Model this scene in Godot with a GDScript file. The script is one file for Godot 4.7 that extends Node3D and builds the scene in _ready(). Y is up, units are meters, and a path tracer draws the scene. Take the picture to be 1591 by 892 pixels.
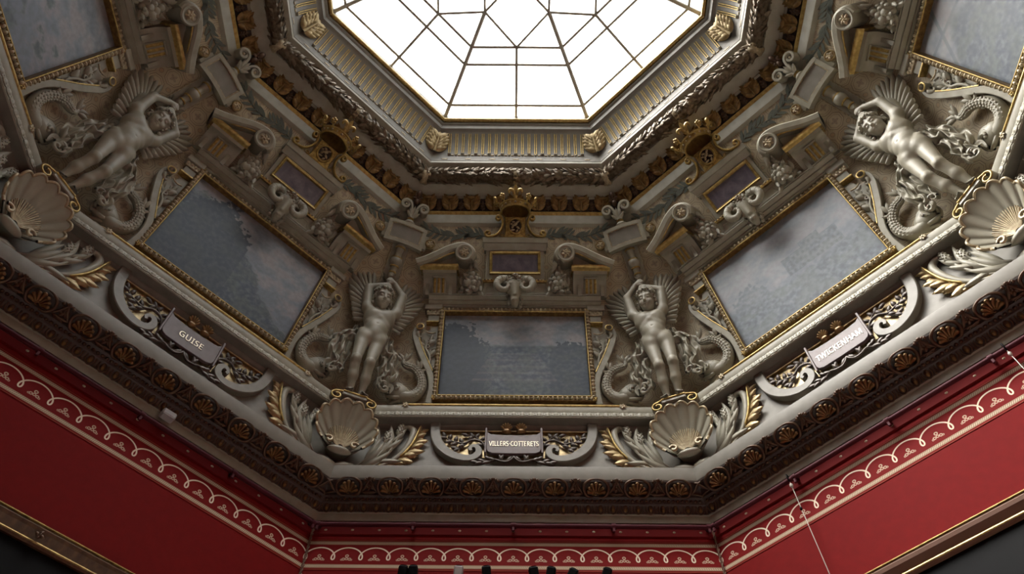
extends Node3D
# An octagonal gallery seen from its floor, looking up at the coved ceiling and the skylight.
# Bay k faces the viewer at angle k * 45 degrees; bay coordinates are x (along the wall), y (height), r (distance from the room's axis).

const T := 0.41421356
const BAYS := [-2, -1, 0, 1, 2]
const CORNERS := [-1.5, -0.5, 0.5, 1.5]
const TILT_LOW := 14.5
const TILT_HIGH := 39.4
var mats := {}
var names := {}

func _ready() -> void:
	setup_view()
	make_materials()
	build_shell()
	build_cornice()
	build_frieze_and_ledge()
	build_upper_ring()
	build_skylight()
	build_paintings()
	build_brackets()
	build_pediments()
	build_attics()
	build_crests()
	build_tablets()
	build_corners()
	build_statues()
	build_wall_things()

func setup_view() -> void:
	var cam := Camera3D.new()
	cam.name = "camera"
	var pitch := deg_to_rad(59.12771)
	var roll := deg_to_rad(-0.70557)
	var yaw := deg_to_rad(-0.32412)
	var r0 := Vector3(cos(yaw), 0, sin(yaw))
	var fh := Vector3(sin(yaw), 0, -cos(yaw))
	var fw := Vector3.UP * sin(pitch) + fh * cos(pitch)
	var u0 := Vector3.UP * cos(pitch) - fh * sin(pitch)
	var right := r0 * cos(roll) - u0 * sin(roll)
	var up := r0 * sin(roll) + u0 * cos(roll)
	cam.fov = rad_to_deg(2.0 * atan(446.0 / 1200.0))
	cam.near = 0.05
	cam.far = 200.0
	add_child(cam)
	cam.transform = Transform3D(Basis(right, up, -fw), Vector3(-0.0067, 1.6, 1.0103))
	cam.current = true
	var we := WorldEnvironment.new()
	we.name = "world_environment"
	var env := Environment.new()
	env.background_mode = Environment.BG_SKY
	var sky := Sky.new()
	var sm := ProceduralSkyMaterial.new()
	sm.sky_top_color = Color(0.96, 0.98, 1.0)
	sm.sky_horizon_color = Color(0.93, 0.95, 0.98)
	sm.ground_horizon_color = Color(0.5, 0.5, 0.5)
	sm.ground_bottom_color = Color(0.3, 0.3, 0.3)
	sm.sun_angle_max = 1.0
	sky.sky_material = sm
	env.sky = sky
	env.background_energy_multiplier = 1.8
	env.tonemap_mode = Environment.TONE_MAPPER_LINEAR
	env.tonemap_exposure = 1.88
	env.sdfgi_enabled = true
	env.ssao_enabled = true
	env.ssil_enabled = true
	we.environment = env
	add_child(we)
	# hazy sun, high on the left of the viewer, spread by cloud
	var sun := DirectionalLight3D.new()
	sun.name = "sun"
	sun.light_color = Color(1.0, 0.985, 0.965)
	sun.light_energy = 5.2
	sun.light_angular_distance = 46.0
	sun.shadow_enabled = true
	add_child(sun)
	sun.look_at_from_position(Vector3(-3.4, 9.0, 0.5), Vector3.ZERO, Vector3.UP)

# ------------------------------------------------------------------ materials

func noise_tex(freq: float, lo: Color, hi: Color, octaves := 4, size := 256, sd := 1) -> NoiseTexture2D:
	var n := FastNoiseLite.new()
	n.noise_type = FastNoiseLite.TYPE_SIMPLEX_SMOOTH
	n.frequency = freq
	n.fractal_octaves = octaves
	n.seed = sd
	var t := NoiseTexture2D.new()
	t.width = size
	t.height = size
	t.seamless = true
	t.noise = n
	var g := Gradient.new()
	g.set_color(0, lo)
	g.set_color(1, hi)
	t.color_ramp = g
	return t

func mat(key: String, col: Color, rough: float, metal := 0.0, tex: Texture2D = null, scale := 1.0) -> StandardMaterial3D:
	var m := StandardMaterial3D.new()
	m.resource_name = key
	m.albedo_color = col
	m.roughness = rough
	m.metallic = metal
	if tex:
		m.albedo_texture = tex
		m.uv1_triplanar = true
		m.uv1_scale = Vector3.ONE * scale
	mats[key] = m
	return m

func make_materials() -> void:
	var grime := noise_tex(0.02, Color(0.86, 0.85, 0.83), Color(1, 1, 1), 5, 256, 3)
	var grime2 := noise_tex(0.03, Color(0.6, 0.55, 0.5), Color(1, 1, 1), 5, 256, 5)
	mat("stone", Color(0.605, 0.59, 0.525), 0.5, 0.0, grime, 1.3)
	mat("stone_pale", Color(0.485, 0.47, 0.43), 0.55, 0.0, grime, 1.3)
	mat("statue", Color(0.61, 0.592, 0.53), 0.5, 0.0, grime, 1.1)
	mat("gold", Color(0.79, 0.69, 0.42), 0.36, 0.55, grime2, 2.5)
	mat("gold_old", Color(0.58, 0.465, 0.27), 0.42, 0.45, grime2, 2.5)
	mat("gold_grey", Color(0.78, 0.73, 0.60), 0.36, 0.2, grime2, 3.0)
	mat("gold_leaf", Color(0.76, 0.685, 0.50), 0.42, 0.4, grime2, 2.0)
	mat("bronze", Color(0.56, 0.44, 0.27), 0.38, 0.5, grime2, 2.5)
	mat("bronze_dark", Color(0.38, 0.28, 0.19), 0.42, 0.4, grime2, 2.5)
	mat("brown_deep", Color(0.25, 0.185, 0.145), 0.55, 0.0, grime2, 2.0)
	mat("pewter", Color(0.54, 0.49, 0.41), 0.36, 0.4, grime2, 3.0)
	mat("iron", Color(0.66, 0.64, 0.60), 0.5)
	mat("leaf_dark", Color(0.34, 0.30, 0.265), 0.45, 0.25, grime2, 2.0)
	mat("laurel_paint", Color(0.31, 0.325, 0.28), 0.75)
	mat("tablet", Color(0.38, 0.32, 0.315), 0.55, 0.0, grime, 2.0)
	mat("lettering", Color(0.94, 0.90, 0.80), 0.4, 0.2)
	mat("black", Color(0.035, 0.035, 0.04), 0.6)
	mats["black"].metallic_specular = 0.2
	mat("plastic_pale", Color(0.62, 0.61, 0.60), 0.5)
	mat("rail", Color(0.27, 0.085, 0.12), 0.6)
	mats["rail"].metallic_specular = 0.25
	mat("rope", Color(0.40, 0.27, 0.20), 0.7)
	mat("wire", Color(0.75, 0.72, 0.68), 0.35, 0.6)
	mat("floor", Color(0.80, 0.80, 0.78), 0.45, 0.0, grime, 0.6)
	mat("roof", Color(0.4, 0.4, 0.42), 0.8)
	mat("plaque_grey", Color(0.50, 0.485, 0.45), 0.5, 0.0, grime, 1.5)
	mat("red_wall", Color(0.43, 0.056, 0.053), 0.75, 0.0, noise_tex(0.05, Color(0.93, 0.92, 0.92), Color(1, 1, 1), 3, 256, 9), 0.8)
	mats["red_wall"].metallic_specular = 0.2
	mat("red_deep", Color(0.37, 0.052, 0.055), 0.7)
	mats["red_deep"].metallic_specular = 0.2
	var marble := noise_tex(0.012, Color(0.33, 0.33, 0.37), Color(0.53, 0.50, 0.53), 6, 256, 12)
	marble.noise.domain_warp_enabled = true
	marble.noise.domain_warp_amplitude = 40.0
	mat("marble", Color(0.9, 0.88, 0.9), 0.3, 0.0, marble, 2.4)
	var g := mat("glass", Color(0.97, 0.985, 1.0, 0.06), 0.05)
	g.transparency = BaseMaterial3D.TRANSPARENCY_ALPHA
	var mo := mat("mosaic", Color(1, 1, 1), 0.62)
	mo.albedo_texture = ImageTexture.create_from_image(mosaic_image())
	var bo := mat("border", Color(1, 1, 1), 0.72)
	bo.metallic_specular = 0.2
	bo.albedo_texture = ImageTexture.create_from_image(border_image())

func stamp(im: Image, x: float, y: float, r: float, c: Color) -> void:
	var w := im.get_width()
	var h := im.get_height()
	for j in range(int(floor(y - r - 1)), int(ceil(y + r + 1)) + 1):
		if j < 0 or j >= h:
			continue
		for i in range(int(floor(x - r - 1)), int(ceil(x + r + 1)) + 1):
			var d := Vector2(i - x, j - y).length()
			var a := clampf(r - d + 0.5, 0, 1)
			if a > 0:
				var ii := posmod(i, w)
				im.set_pixel(ii, j, im.get_pixel(ii, j).lerp(c, a))

func mosaic_image() -> Image:
	# painted ceiling pattern: octagons with a small flower, joined by little rings
	var s := 192
	var im := Image.create(s, s, false, Image.FORMAT_RGB8)
	var base := Color(0.64, 0.585, 0.475)
	var inner := Color(0.675, 0.62, 0.51)
	var line := Color(0.505, 0.45, 0.365)
	var rng := RandomNumberGenerator.new()
	rng.seed = 4
	for j in s:
		for i in s:
			var p := Vector2(i + 0.5, j + 0.5) / s - Vector2(0.5, 0.5)
			var q := p.abs()
			var o := maxf(maxf(q.x, q.y), (q.x + q.y) * 0.7071)
			var c := base
			if o < 0.43:
				c = inner
			if absf(o - 0.43) < 0.018 or absf(o - 0.33) < 0.012:
				c = line
			var a := atan2(p.y, p.x)
			var rr := 0.13 + 0.06 * cos(4.0 * a)
			if p.length() < rr:
				c = Color(0.585, 0.53, 0.455)
			if absf(p.length() - rr) < 0.012 or p.length() < 0.03:
				c = line
			var k := (q - Vector2(0.5, 0.5)).length()
			if k < 0.115:
				c = Color(0.63, 0.54, 0.415)
			if absf(k - 0.115) < 0.014:
				c = line
			var v := rng.randf_range(0.96, 1.03)
			im.set_pixel(i, j, Color(c.r * v, c.g * v, c.b * v))
	return im

func border_image() -> Image:
	# one repeat of the printed border on the red wall covering
	var w := 176
	var h := 240
	var im := Image.create(w, h, false, Image.FORMAT_RGB8)
	var red := Color(0.42, 0.055, 0.053)
	var cream := Color(0.86, 0.80, 0.71)
	var tan := Color(0.66, 0.57, 0.47)
	var rng := RandomNumberGenerator.new()
	rng.seed = 8
	for j in h:
		for i in w:
			var v := rng.randf_range(0.95, 1.04)
			var c := red
			for b in [[14, 40], [196, 222]]:
				if j >= b[0] and j <= b[1]:
					c = tan.darkened(0.18)
					var f: float = fposmod((i + (j - b[0]) * 0.6) / 11.0, 1.0)
					if f < 0.5 and j > b[0] + 5 and j < b[1] - 5:
						c = cream if f < 0.3 else tan
					if j < b[0] + 3 or j > b[1] - 3:
						c = tan
			if j == 3 or j == 4 or j == 234 or j == 235:
				c = Color(0.62, 0.36, 0.26)
			im.set_pixel(i, j, Color(c.r * v, c.g * v, c.b * v))
	for n in 900:
		var t := TAU * n / 900.0
		stamp(im, w * (t / TAU) - 45.0 * sin(t), 112.0 + 47.0 * cos(t), 4.4, cream)
	for p in [[0, -20, 12], [-19, 5, 11], [19, 5, 11], [0, 2, 11], [-31, 10, 7], [31, 10, 7]]:
		stamp(im, w * 0.5 + p[0], 150 + p[1], p[2], tan.lightened(0.12))
		stamp(im, w * 0.5 + p[0], 150 + p[1], p[2] * 0.45, red.lightened(0.1))
	return im

# ------------------------------------------------------------------ mesh building

class MB:
	var V := PackedVector3Array()
	var N := PackedVector3Array()
	var U := PackedVector2Array()
	var I := PackedInt32Array()
	var xf := Transform3D()
	var nb := Basis()
	var flip := false

	func at(t: Transform3D) -> MB:
		xf = t
		nb = t.basis.inverse().transposed()
		flip = t.basis.determinant() < 0
		return self

	func vert(p: Vector3, n: Vector3, uv := Vector2.ZERO) -> int:
		V.append(xf * p)
		N.append((nb * n).normalized())
		U.append(uv)
		return V.size() - 1

	func tri(a: int, b: int, c: int) -> void:
		if flip:
			I.append(a); I.append(b); I.append(c)
		else:
			I.append(a); I.append(c); I.append(b)

	func quad(a: Vector3, b: Vector3, c: Vector3, d: Vector3) -> void:
		var n := (b - a).cross(c - a)
		if n.length_squared() < 1e-14:
			n = (c - a).cross(d - a)
		n = n.normalized()
		var i := vert(a, n, Vector2(0, 0))
		vert(b, n, Vector2(1, 0)); vert(c, n, Vector2(1, 1)); vert(d, n, Vector2(0, 1))
		tri(i, i + 1, i + 2)
		tri(i, i + 2, i + 3)

	# rows of points; smooth; normal = d(column) x d(row)
	func grid(rows: Array, cc := false, cr := false) -> void:
		var nr := rows.size()
		var nc: int = rows[0].size()
		var start := V.size()
		for j in nr:
			var ru: PackedVector3Array = rows[(j + 1) % nr] if cr else rows[mini(j + 1, nr - 1)]
			var rd: PackedVector3Array = rows[(j - 1 + nr) % nr] if cr else rows[maxi(j - 1, 0)]
			var r: PackedVector3Array = rows[j]
			for i in nc:
				var a := r[(i + 1) % nc] if cc else r[mini(i + 1, nc - 1)]
				var b := r[(i - 1 + nc) % nc] if cc else r[maxi(i - 1, 0)]
				var n := (a - b).cross(ru[i] - rd[i])
				if n.length_squared() < 1e-16:
					n = r[i] - (rows[nr / 2] as PackedVector3Array)[0] if nc < 2 else ((rows[mini(j + 1, nr - 1)] as PackedVector3Array)[i] - (rows[maxi(j - 1, 0)] as PackedVector3Array)[i])
					if j == nr - 1 or j == 0:
						n = Vector3.ZERO
						for q in nc:
							var j2 := 1 if j == 0 else nr - 2
							var rr: PackedVector3Array = rows[j2]
							var r3: PackedVector3Array = rows[clampi(j2 + 1, 0, nr - 1)]
							var r4: PackedVector3Array = rows[clampi(j2 - 1, 0, nr - 1)]
							n += (rr[(q + 1) % nc] - rr[(q - 1 + nc) % nc]).cross(r3[q] - r4[q])
					if n.length_squared() < 1e-18:
						n = Vector3(0, 0, 1)
				vert(r[i], n, Vector2(float(i) / maxi(nc - 1, 1), float(j) / maxi(nr - 1, 1)))
		for j in (nr if cr else nr - 1):
			for i in (nc if cc else nc - 1):
				var a := start + j * nc + i
				var b := start + j * nc + (i + 1) % nc
				var c := start + ((j + 1) % nr) * nc + (i + 1) % nc
				var d := start + ((j + 1) % nr) * nc + i
				tri(a, b, c)
				tri(a, c, d)

	func box(c: Vector3, s: Vector3, bev := 0.0) -> void:
		var h := s * 0.5
		if bev <= 0.0:
			for ax in 3:
				for sg in [-1.0, 1.0]:
					var n := Vector3.ZERO
					n[ax] = sg
					var a := Vector3.ZERO
					a[(ax + 1) % 3] = h[(ax + 1) % 3]
					var b := Vector3.ZERO
					b[(ax + 2) % 3] = h[(ax + 2) % 3] * sg
					var o := c + n * h
					quad(o - a - b, o + a - b, o + a + b, o - a + b)
			return
		var e := minf(bev, minf(h.x, minf(h.y, h.z)) * 0.9)
		# chamfered: faces, edge strips, corners
		for ax in 3:
			var x1 := (ax + 1) % 3
			var x2 := (ax + 2) % 3
			for sg in [-1.0, 1.0]:
				var o := c
				o[ax] += h[ax] * sg
				var a := Vector3.ZERO
				a[x1] = h[x1] - e
				var b := Vector3.ZERO
				b[x2] = (h[x2] - e) * sg
				quad(o - a - b, o + a - b, o + a + b, o - a + b)
			for s1 in [-1.0, 1.0]:
				for s2 in [-1.0, 1.0]:
					var p := c
					p[x1] += h[x1] * s1
					p[x2] += (h[x2] - e) * s2
					var q := c
					q[x1] += (h[x1] - e) * s1
					q[x2] += h[x2] * s2
					var l := Vector3.ZERO
					l[ax] = (h[ax] - e) * s1 * s2
					quad(p - l, q - l, q + l, p + l)
		for sx in [-1.0, 1.0]:
			for sy in [-1.0, 1.0]:
				for sz in [-1.0, 1.0]:
					var k := Vector3(sx, sy, sz)
					var m := c + h * k
					var p0 := m - Vector3(0, sy, sz) * e
					var p1 := m - Vector3(sx, 0, sz) * e
					var p2 := m - Vector3(sx, sy, 0) * e
					var i := vert(p0, k); vert(p1, k); vert(p2, k)
					if sx * sy * sz > 0: tri(i, i + 1, i + 2)
					else: tri(i, i + 2, i + 1)

	func ell(c: Vector3, r: Vector3, seg := 8, rings := 6, b := Basis()) -> void:
		var start := V.size()
		for j in rings + 1:
			var t := PI * j / rings
			for i in seg:
				var f := TAU * i / seg
				var d := Vector3(sin(t) * cos(f), cos(t), sin(t) * sin(f))
				vert(c + b * (d * r), b * (d / r))
		for j in rings:
			for i in seg:
				var a := start + j * seg + i
				var b2 := start + j * seg + (i + 1) % seg
				if j > 0: tri(a, b2, b2 + seg)
				if j < rings - 1: tri(a, b2 + seg, a + seg)

	# swept tube; rad: float, or array of Vector2(half-width across, half-width along up)
	func tube(path: PackedVector3Array, rad, seg := 8, up := Vector3(0, 0, 1), caps := true, closed := false) -> void:
		var rows := []
		var n := path.size()
		for j in n:
			var t := (path[(j + 1) % n] - path[(j - 1 + n) % n]) if closed else (path[mini(j + 1, n - 1)] - path[maxi(j - 1, 0)])
			t = t.normalized()
			var side := t.cross(up)
			if side.length() < 1e-4:
				side = t.cross(Vector3(0.3, 0.9, 0.1))
			side = side.normalized()
			var u := side.cross(t).normalized()
			var r := Vector2(0.01, 0.01)
			if rad is float:
				r = Vector2(rad, rad)
			elif rad is Vector2:
				r = rad
			else:
				var fj: float = float(j) / maxf(n - 1, 1) * (rad.size() - 1)
				var a = rad[int(fj)]
				var b = rad[mini(int(fj) + 1, rad.size() - 1)]
				var av: Vector2 = a if a is Vector2 else Vector2(a, a)
				var bv: Vector2 = b if b is Vector2 else Vector2(b, b)
				r = av.lerp(bv, fj - int(fj))
			var row := PackedVector3Array()
			for i in seg:
				var f := TAU * i / seg
				row.append(path[j] + side * cos(f) * r.x + u * sin(f) * r.y)
			rows.append(row)
		grid(rows, true, closed)
		if caps and not closed:
			for e in [0, n - 1]:
				var d := (path[1] - path[0]).normalized() * -1.0 if e == 0 else (path[n - 1] - path[n - 2]).normalized()
				var ci := vert(path[e] + d * 0.0005, d)
				var s0 := V.size()
				for i in seg: vert(rows[e][i], d)
				for i in seg:
					if e == 0: tri(ci, s0 + (i + 1) % seg, s0 + i)
					else: tri(ci, s0 + i, s0 + (i + 1) % seg)

	# sweep a section (x = along the curve's left normal in the XY plane, y = along z) along a planar curve
	func sweep(path: PackedVector3Array, sec: PackedVector2Array, caps := true, scale := []) -> void:
		var n := path.size()
		var m := sec.size()
		var pts := []
		for j in n:
			var t := path[mini(j + 1, n - 1)] - path[maxi(j - 1, 0)]
			t.z = 0
			t = t.normalized()
			var nn := Vector3(-t.y, t.x, 0)
			var sc := 1.0
			if scale.size() > 0:
				var fj: float = float(j) / (n - 1) * (scale.size() - 1)
				sc = lerpf(scale[int(fj)], scale[mini(int(fj) + 1, scale.size() - 1)], fj - int(fj))
			var row := PackedVector3Array()
			for q in sec:
				row.append(path[j] + nn * q.x * sc + Vector3(0, 0, q.y))
			pts.append(row)
		for i in m:
			var rows := []
			for j in n:
				rows.append(PackedVector3Array([pts[j][i], pts[j][(i + 1) % m]]))
			grid(rows)
		if caps:
			for e in [0, n - 1]:
				var idx := Geometry2D.triangulate_polygon(sec)
				var d := (path[1] - path[0]).normalized() * -1.0 if e == 0 else (path[n - 1] - path[n - 2]).normalized()
				var s0 := V.size()
				for i in m: vert(pts[e][i], d)
				for i in range(0, idx.size(), 3):
					tri(s0 + idx[i], s0 + idx[i + 1], s0 + idx[i + 2])

	# lathe about the local y axis; profile of Vector2(radius, height), going up
	func lathe(pro: PackedVector2Array, seg := 16) -> void:
		for j in pro.size() - 1:
			var a := pro[j]
			var b := pro[j + 1]
			var d := (b - a).normalized()
			var n2a := Vector2(d.y, -d.x)
			var n2b := n2a
			if j > 0:
				var e := (a - pro[j - 1]).normalized()
				if e.dot(d) > 0.75: n2a = (n2a + Vector2(e.y, -e.x)).normalized()
			if j < pro.size() - 2:
				var e := (pro[j + 2] - b).normalized()
				if e.dot(d) > 0.75: n2b = (n2b + Vector2(e.y, -e.x)).normalized()
			var s0 := V.size()
			for i in seg:
				var f := TAU * i / seg
				var c := Vector3(cos(f), 0, -sin(f))
				vert(c * a.x + Vector3(0, a.y, 0), c * n2a.x + Vector3(0, n2a.y, 0))
				vert(c * b.x + Vector3(0, b.y, 0), c * n2b.x + Vector3(0, n2b.y, 0))
			for i in seg:
				var p := s0 + 2 * i
				var q := s0 + 2 * ((i + 1) % seg)
				if a.x > 1e-5: tri(p, q, q + 1)
				if b.x > 1e-5: tri(p, q + 1, p + 1)

	# flat plate cut to a polygon (anticlockwise), from z0 to z1
	func prism(poly: PackedVector2Array, z0: float, z1: float, bev := 0.0) -> void:
		var n := poly.size()
		var top := poly
		if bev > 0.0:
			var o := Geometry2D.offset_polygon(poly, -bev)
			if o.size() == 1 and o[0].size() >= 3:
				bev = minf(bev, z1 - z0)
				top = o[0]
		var nrm := []
		for i in n:
			var d := (poly[(i + 1) % n] - poly[i]).normalized()
			nrm.append(Vector2(d.y, -d.x))
		var zs := z1 - (bev if top != poly else 0.0)
		for i in n:
			var k := (i + 1) % n
			var na: Vector2 = nrm[i]
			var nc: Vector2 = nrm[i]
			if na.dot(nrm[(i - 1 + n) % n]) > 0.7: na = (na + nrm[(i - 1 + n) % n]).normalized()
			if nc.dot(nrm[k]) > 0.7: nc = (nc + nrm[k]).normalized()
			var a := vert(Vector3(poly[i].x, poly[i].y, z0), Vector3(na.x, na.y, 0))
			vert(Vector3(poly[k].x, poly[k].y, z0), Vector3(nc.x, nc.y, 0))
			vert(Vector3(poly[k].x, poly[k].y, zs), Vector3(nc.x, nc.y, 0))
			vert(Vector3(poly[i].x, poly[i].y, zs), Vector3(na.x, na.y, 0))
			tri(a, a + 1, a + 2)
			tri(a, a + 2, a + 3)
		var mid := Vector2.ZERO
		if top != poly:
			# bevel strip: join each outline point to the nearest of the inset outline
			for i in n:
				var k := (i + 1) % n
				var ti := _near(top, poly[i])
				var tk := _near(top, poly[k])
				var nn := Vector3(nrm[i].x, nrm[i].y, 1).normalized()
				var a := vert(Vector3(poly[i].x, poly[i].y, zs), nn)
				vert(Vector3(poly[k].x, poly[k].y, zs), nn)
				vert(Vector3(tk.x, tk.y, z1), nn)
				vert(Vector3(ti.x, ti.y, z1), nn)
				tri(a, a + 1, a + 2)
				tri(a, a + 2, a + 3)
		for f in 2:
			var pl := top if f == 0 else poly
			var idx := Geometry2D.triangulate_polygon(pl)
			var s0 := V.size()
			for p in pl: vert(Vector3(p.x, p.y, z1 if f == 0 else z0), Vector3(0, 0, 1 if f == 0 else -1))
			for i in range(0, idx.size(), 3):
				var a := pl[idx[i]]
				var ccw := (pl[idx[i + 1]] - a).cross(pl[idx[i + 2]] - a) > 0
				if ccw == (f == 0): tri(s0 + idx[i], s0 + idx[i + 1], s0 + idx[i + 2])
				else: tri(s0 + idx[i], s0 + idx[i + 2], s0 + idx[i + 1])

	func _near(a: PackedVector2Array, p: Vector2) -> Vector2:
		var best := a[0]
		for q in a:
			if q.distance_squared_to(p) < best.distance_squared_to(p): best = q
		return best

	# a carved leaf lying on the local XY plane, pointing along +y, domed towards +z; curl lifts the tip
	func leaf(length: float, width: float, dome: float, curl := 0.0, nl := 6, nw := 4, lobes := 0, bend := 0.0) -> void:
		var rows := []
		for j in nl + 1:
			var s := float(j) / nl
			var w := width * 0.5 * pow(sin(PI * (0.06 + 0.94 * s) * 1.0), 0.75) * (1.15 - 0.35 * s)
			if j == nl: w = 0.0015
			if lobes > 0: w *= 1.0 + 0.22 * cos(TAU * lobes * s)
			var row := PackedVector3Array()
			for i in nw + 1:
				var t := 2.0 * i / nw - 1.0
				var z := dome * sqrt(maxf(0.0, 1.0 - t * t)) * sin(PI * clampf(0.12 + 0.86 * s, 0, 1)) - 0.25 * dome * (1.0 - absf(t)) * (1.0 if absf(t) < 0.01 else 0.0)
				row.append(Vector3(t * w + bend * s * s * length, s * length, z + curl * s * s * length))
			rows.append(row)
		grid(rows)
		# flat underside
		var under := []
		for r in rows:
			var q := PackedVector3Array()
			for i in [nw, 0]: q.append(r[i] - Vector3(0, 0, 0.002))
			under.append(q)
		grid(under)

	# a feather: even width, rounded end, a quill down the middle
	func feather(length: float, width: float, dome: float, bend := 0.0) -> void:
		var rows := []
		for j in 10:
			var s := j / 9.0
			var w := width * 0.5 * (0.62 + 0.38 * s) * sqrt(maxf(0.0, 1.0 - pow(s, 7.0))) + 0.0012
			var row := PackedVector3Array()
			for i in 5:
				var t := i / 2.0 - 1.0
				var z := dome * (1.0 - t * t) * (1.0 - 0.3 * s) + (dome * 0.35 if i == 2 else 0.0)
				row.append(Vector3(t * w + bend * s * s * length, s * length, z - (dome * 1.2 if i == 0 or i == 4 else 0.0)))
			rows.append(row)
		grid(rows)

	# moulding along one side of the octagon: profile of (r, y), mitred at both corners, or cut at half-length hx
	func side(pro: PackedVector2Array, hx := -1.0) -> void:
		for j in pro.size() - 1:
			var a := pro[j]
			var b := pro[j + 1]
			var d := (b - a).normalized()
			var na := Vector2(-d.y, d.x)
			var nc := na
			if j > 0:
				var e := (a - pro[j - 1]).normalized()
				if e.dot(d) > 0.8: na = (na + Vector2(-e.y, e.x)).normalized()
			if j < pro.size() - 2:
				var e := (pro[j + 2] - b).normalized()
				if e.dot(d) > 0.8: nc = (nc + Vector2(-e.y, e.x)).normalized()
			var xa := a.x * T if hx < 0 else hx
			var xb := b.x * T if hx < 0 else hx
			var i := vert(Vector3(-xa, a.y, -a.x), Vector3(0, na.y, -na.x), Vector2(-xa, a.y))
			vert(Vector3(xa, a.y, -a.x), Vector3(0, na.y, -na.x), Vector2(xa, a.y))
			vert(Vector3(xb, b.y, -b.x), Vector3(0, nc.y, -nc.x), Vector2(xb, b.y))
			vert(Vector3(-xb, b.y, -b.x), Vector3(0, nc.y, -nc.x), Vector2(-xb, b.y))
			tri(i, i + 1, i + 2)
			tri(i, i + 2, i + 3)

	func mesh() -> ArrayMesh:
		var arr := []
		arr.resize(Mesh.ARRAY_MAX)
		arr[Mesh.ARRAY_VERTEX] = V
		arr[Mesh.ARRAY_NORMAL] = N
		arr[Mesh.ARRAY_TEX_UV] = U
		arr[Mesh.ARRAY_INDEX] = I
		var m := ArrayMesh.new()
		m.add_surface_from_arrays(Mesh.PRIMITIVE_TRIANGLES, arr)
		return m

# ------------------------------------------------------------------ scene helpers

func numbered(n: String) -> String:
	names[n] = names.get(n, -1) + 1
	return n if names[n] == 0 else "%s_%03d" % [n, names[n]]

func part(parent: Node, called: String, mb: MB, m: String, label := "", stuff := false) -> MeshInstance3D:
	var o := MeshInstance3D.new()
	o.name = called
	o.mesh = mb.mesh()
	o.material_override = mats[m]
	o.cast_shadow = GeometryInstance3D.SHADOW_CASTING_SETTING_ON
	parent.add_child(o, true)
	if label: o.set_meta("label", label)
	if stuff: o.set_meta("kind", "stuff")
	return o

func again(parent: Node, called: String, src: MeshInstance3D, t: Transform3D) -> MeshInstance3D:
	var o := MeshInstance3D.new()
	o.name = called
	o.mesh = src.mesh
	o.material_override = src.material_override
	o.transform = t
	parent.add_child(o, true)
	return o

func bare(called: String) -> Node3D:
	var o := Node3D.new()
	o.name = called
	return o

func put(o: Node3D, t: Transform3D, label: String, category: String, group := "") -> Node3D:
	o.name = numbered(String(o.name).rstrip("0123456789_"))
	o.transform = t
	o.set_meta("label", label)
	o.set_meta("category", category)
	if group: o.set_meta("group", group)
	add_child(o)
	return o

func structure(o: Node3D, called: String, label: String, category: String) -> Node3D:
	o.name = called
	o.set_meta("kind", "structure")
	o.set_meta("label", label)
	o.set_meta("category", category)
	add_child(o)
	return o

func bt(k: float, x: float, y: float, r: float, tilt := 0.0) -> Transform3D:
	var b := Basis(Vector3.UP, -k * PI / 4.0)
	return Transform3D(b * Basis(Vector3.RIGHT, deg_to_rad(tilt)), b * Vector3(x, y, -r))

func low_plane(k: float) -> Transform3D:
	return bt(k, 0, 7.8, 4.07, TILT_LOW)

func high_plane(k: float) -> Transform3D:
	return bt(k, 0, 9.05, 3.72, TILT_HIGH)

func pv(a: Array) -> PackedVector3Array:
	var o := PackedVector3Array()
	for p in a: o.append(Vector3(p[0], p[1], p[2] if p.size() > 2 else 0.0))
	return o

# smooth curve through points
func curve(a: Array, per := 6, closed := false) -> PackedVector3Array:
	var p := pv(a)
	var n := p.size()
	var o := PackedVector3Array()
	for i in (n if closed else n - 1):
		var p0 := p[(i - 1 + n) % n] if closed else p[maxi(i - 1, 0)]
		var p3 := p[(i + 2) % n] if closed else p[mini(i + 2, n - 1)]
		var p1 := p[i]
		var p2 := p[(i + 1) % n]
		for q in per:
			var t := float(q) / per
			o.append(p1.cubic_interpolate(p2, p0, p3, t))
	if not closed: o.append(p[n - 1])
	return o

func spiral(c: Vector2, r0: float, r1: float, a0: float, a1: float, n := 20, z := 0.0) -> PackedVector3Array:
	var o := PackedVector3Array()
	for i in n + 1:
		var t := float(i) / n
		var a := lerpf(a0, a1, t)
		var r := lerpf(r0, r1, t)
		o.append(Vector3(c.x + r * cos(a), c.y + r * sin(a), z))
	return o

func rect_sec(a0: float, a1: float, z0: float, z1: float, bev := 0.008) -> PackedVector2Array:
	return PackedVector2Array([Vector2(a0, z0), Vector2(a1, z0), Vector2(a1, z1 - bev), Vector2(a1 - bev, z1), Vector2(a0 + bev, z1), Vector2(a0, z1 - bev)])

func lxf(x: float, y: float, z: float, turn := 0.0, sc := 1.0) -> Transform3D:
	return Transform3D(Basis(Vector3(0, 0, 1), turn).scaled(Vector3.ONE * sc), Vector3(x, y, z))

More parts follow.
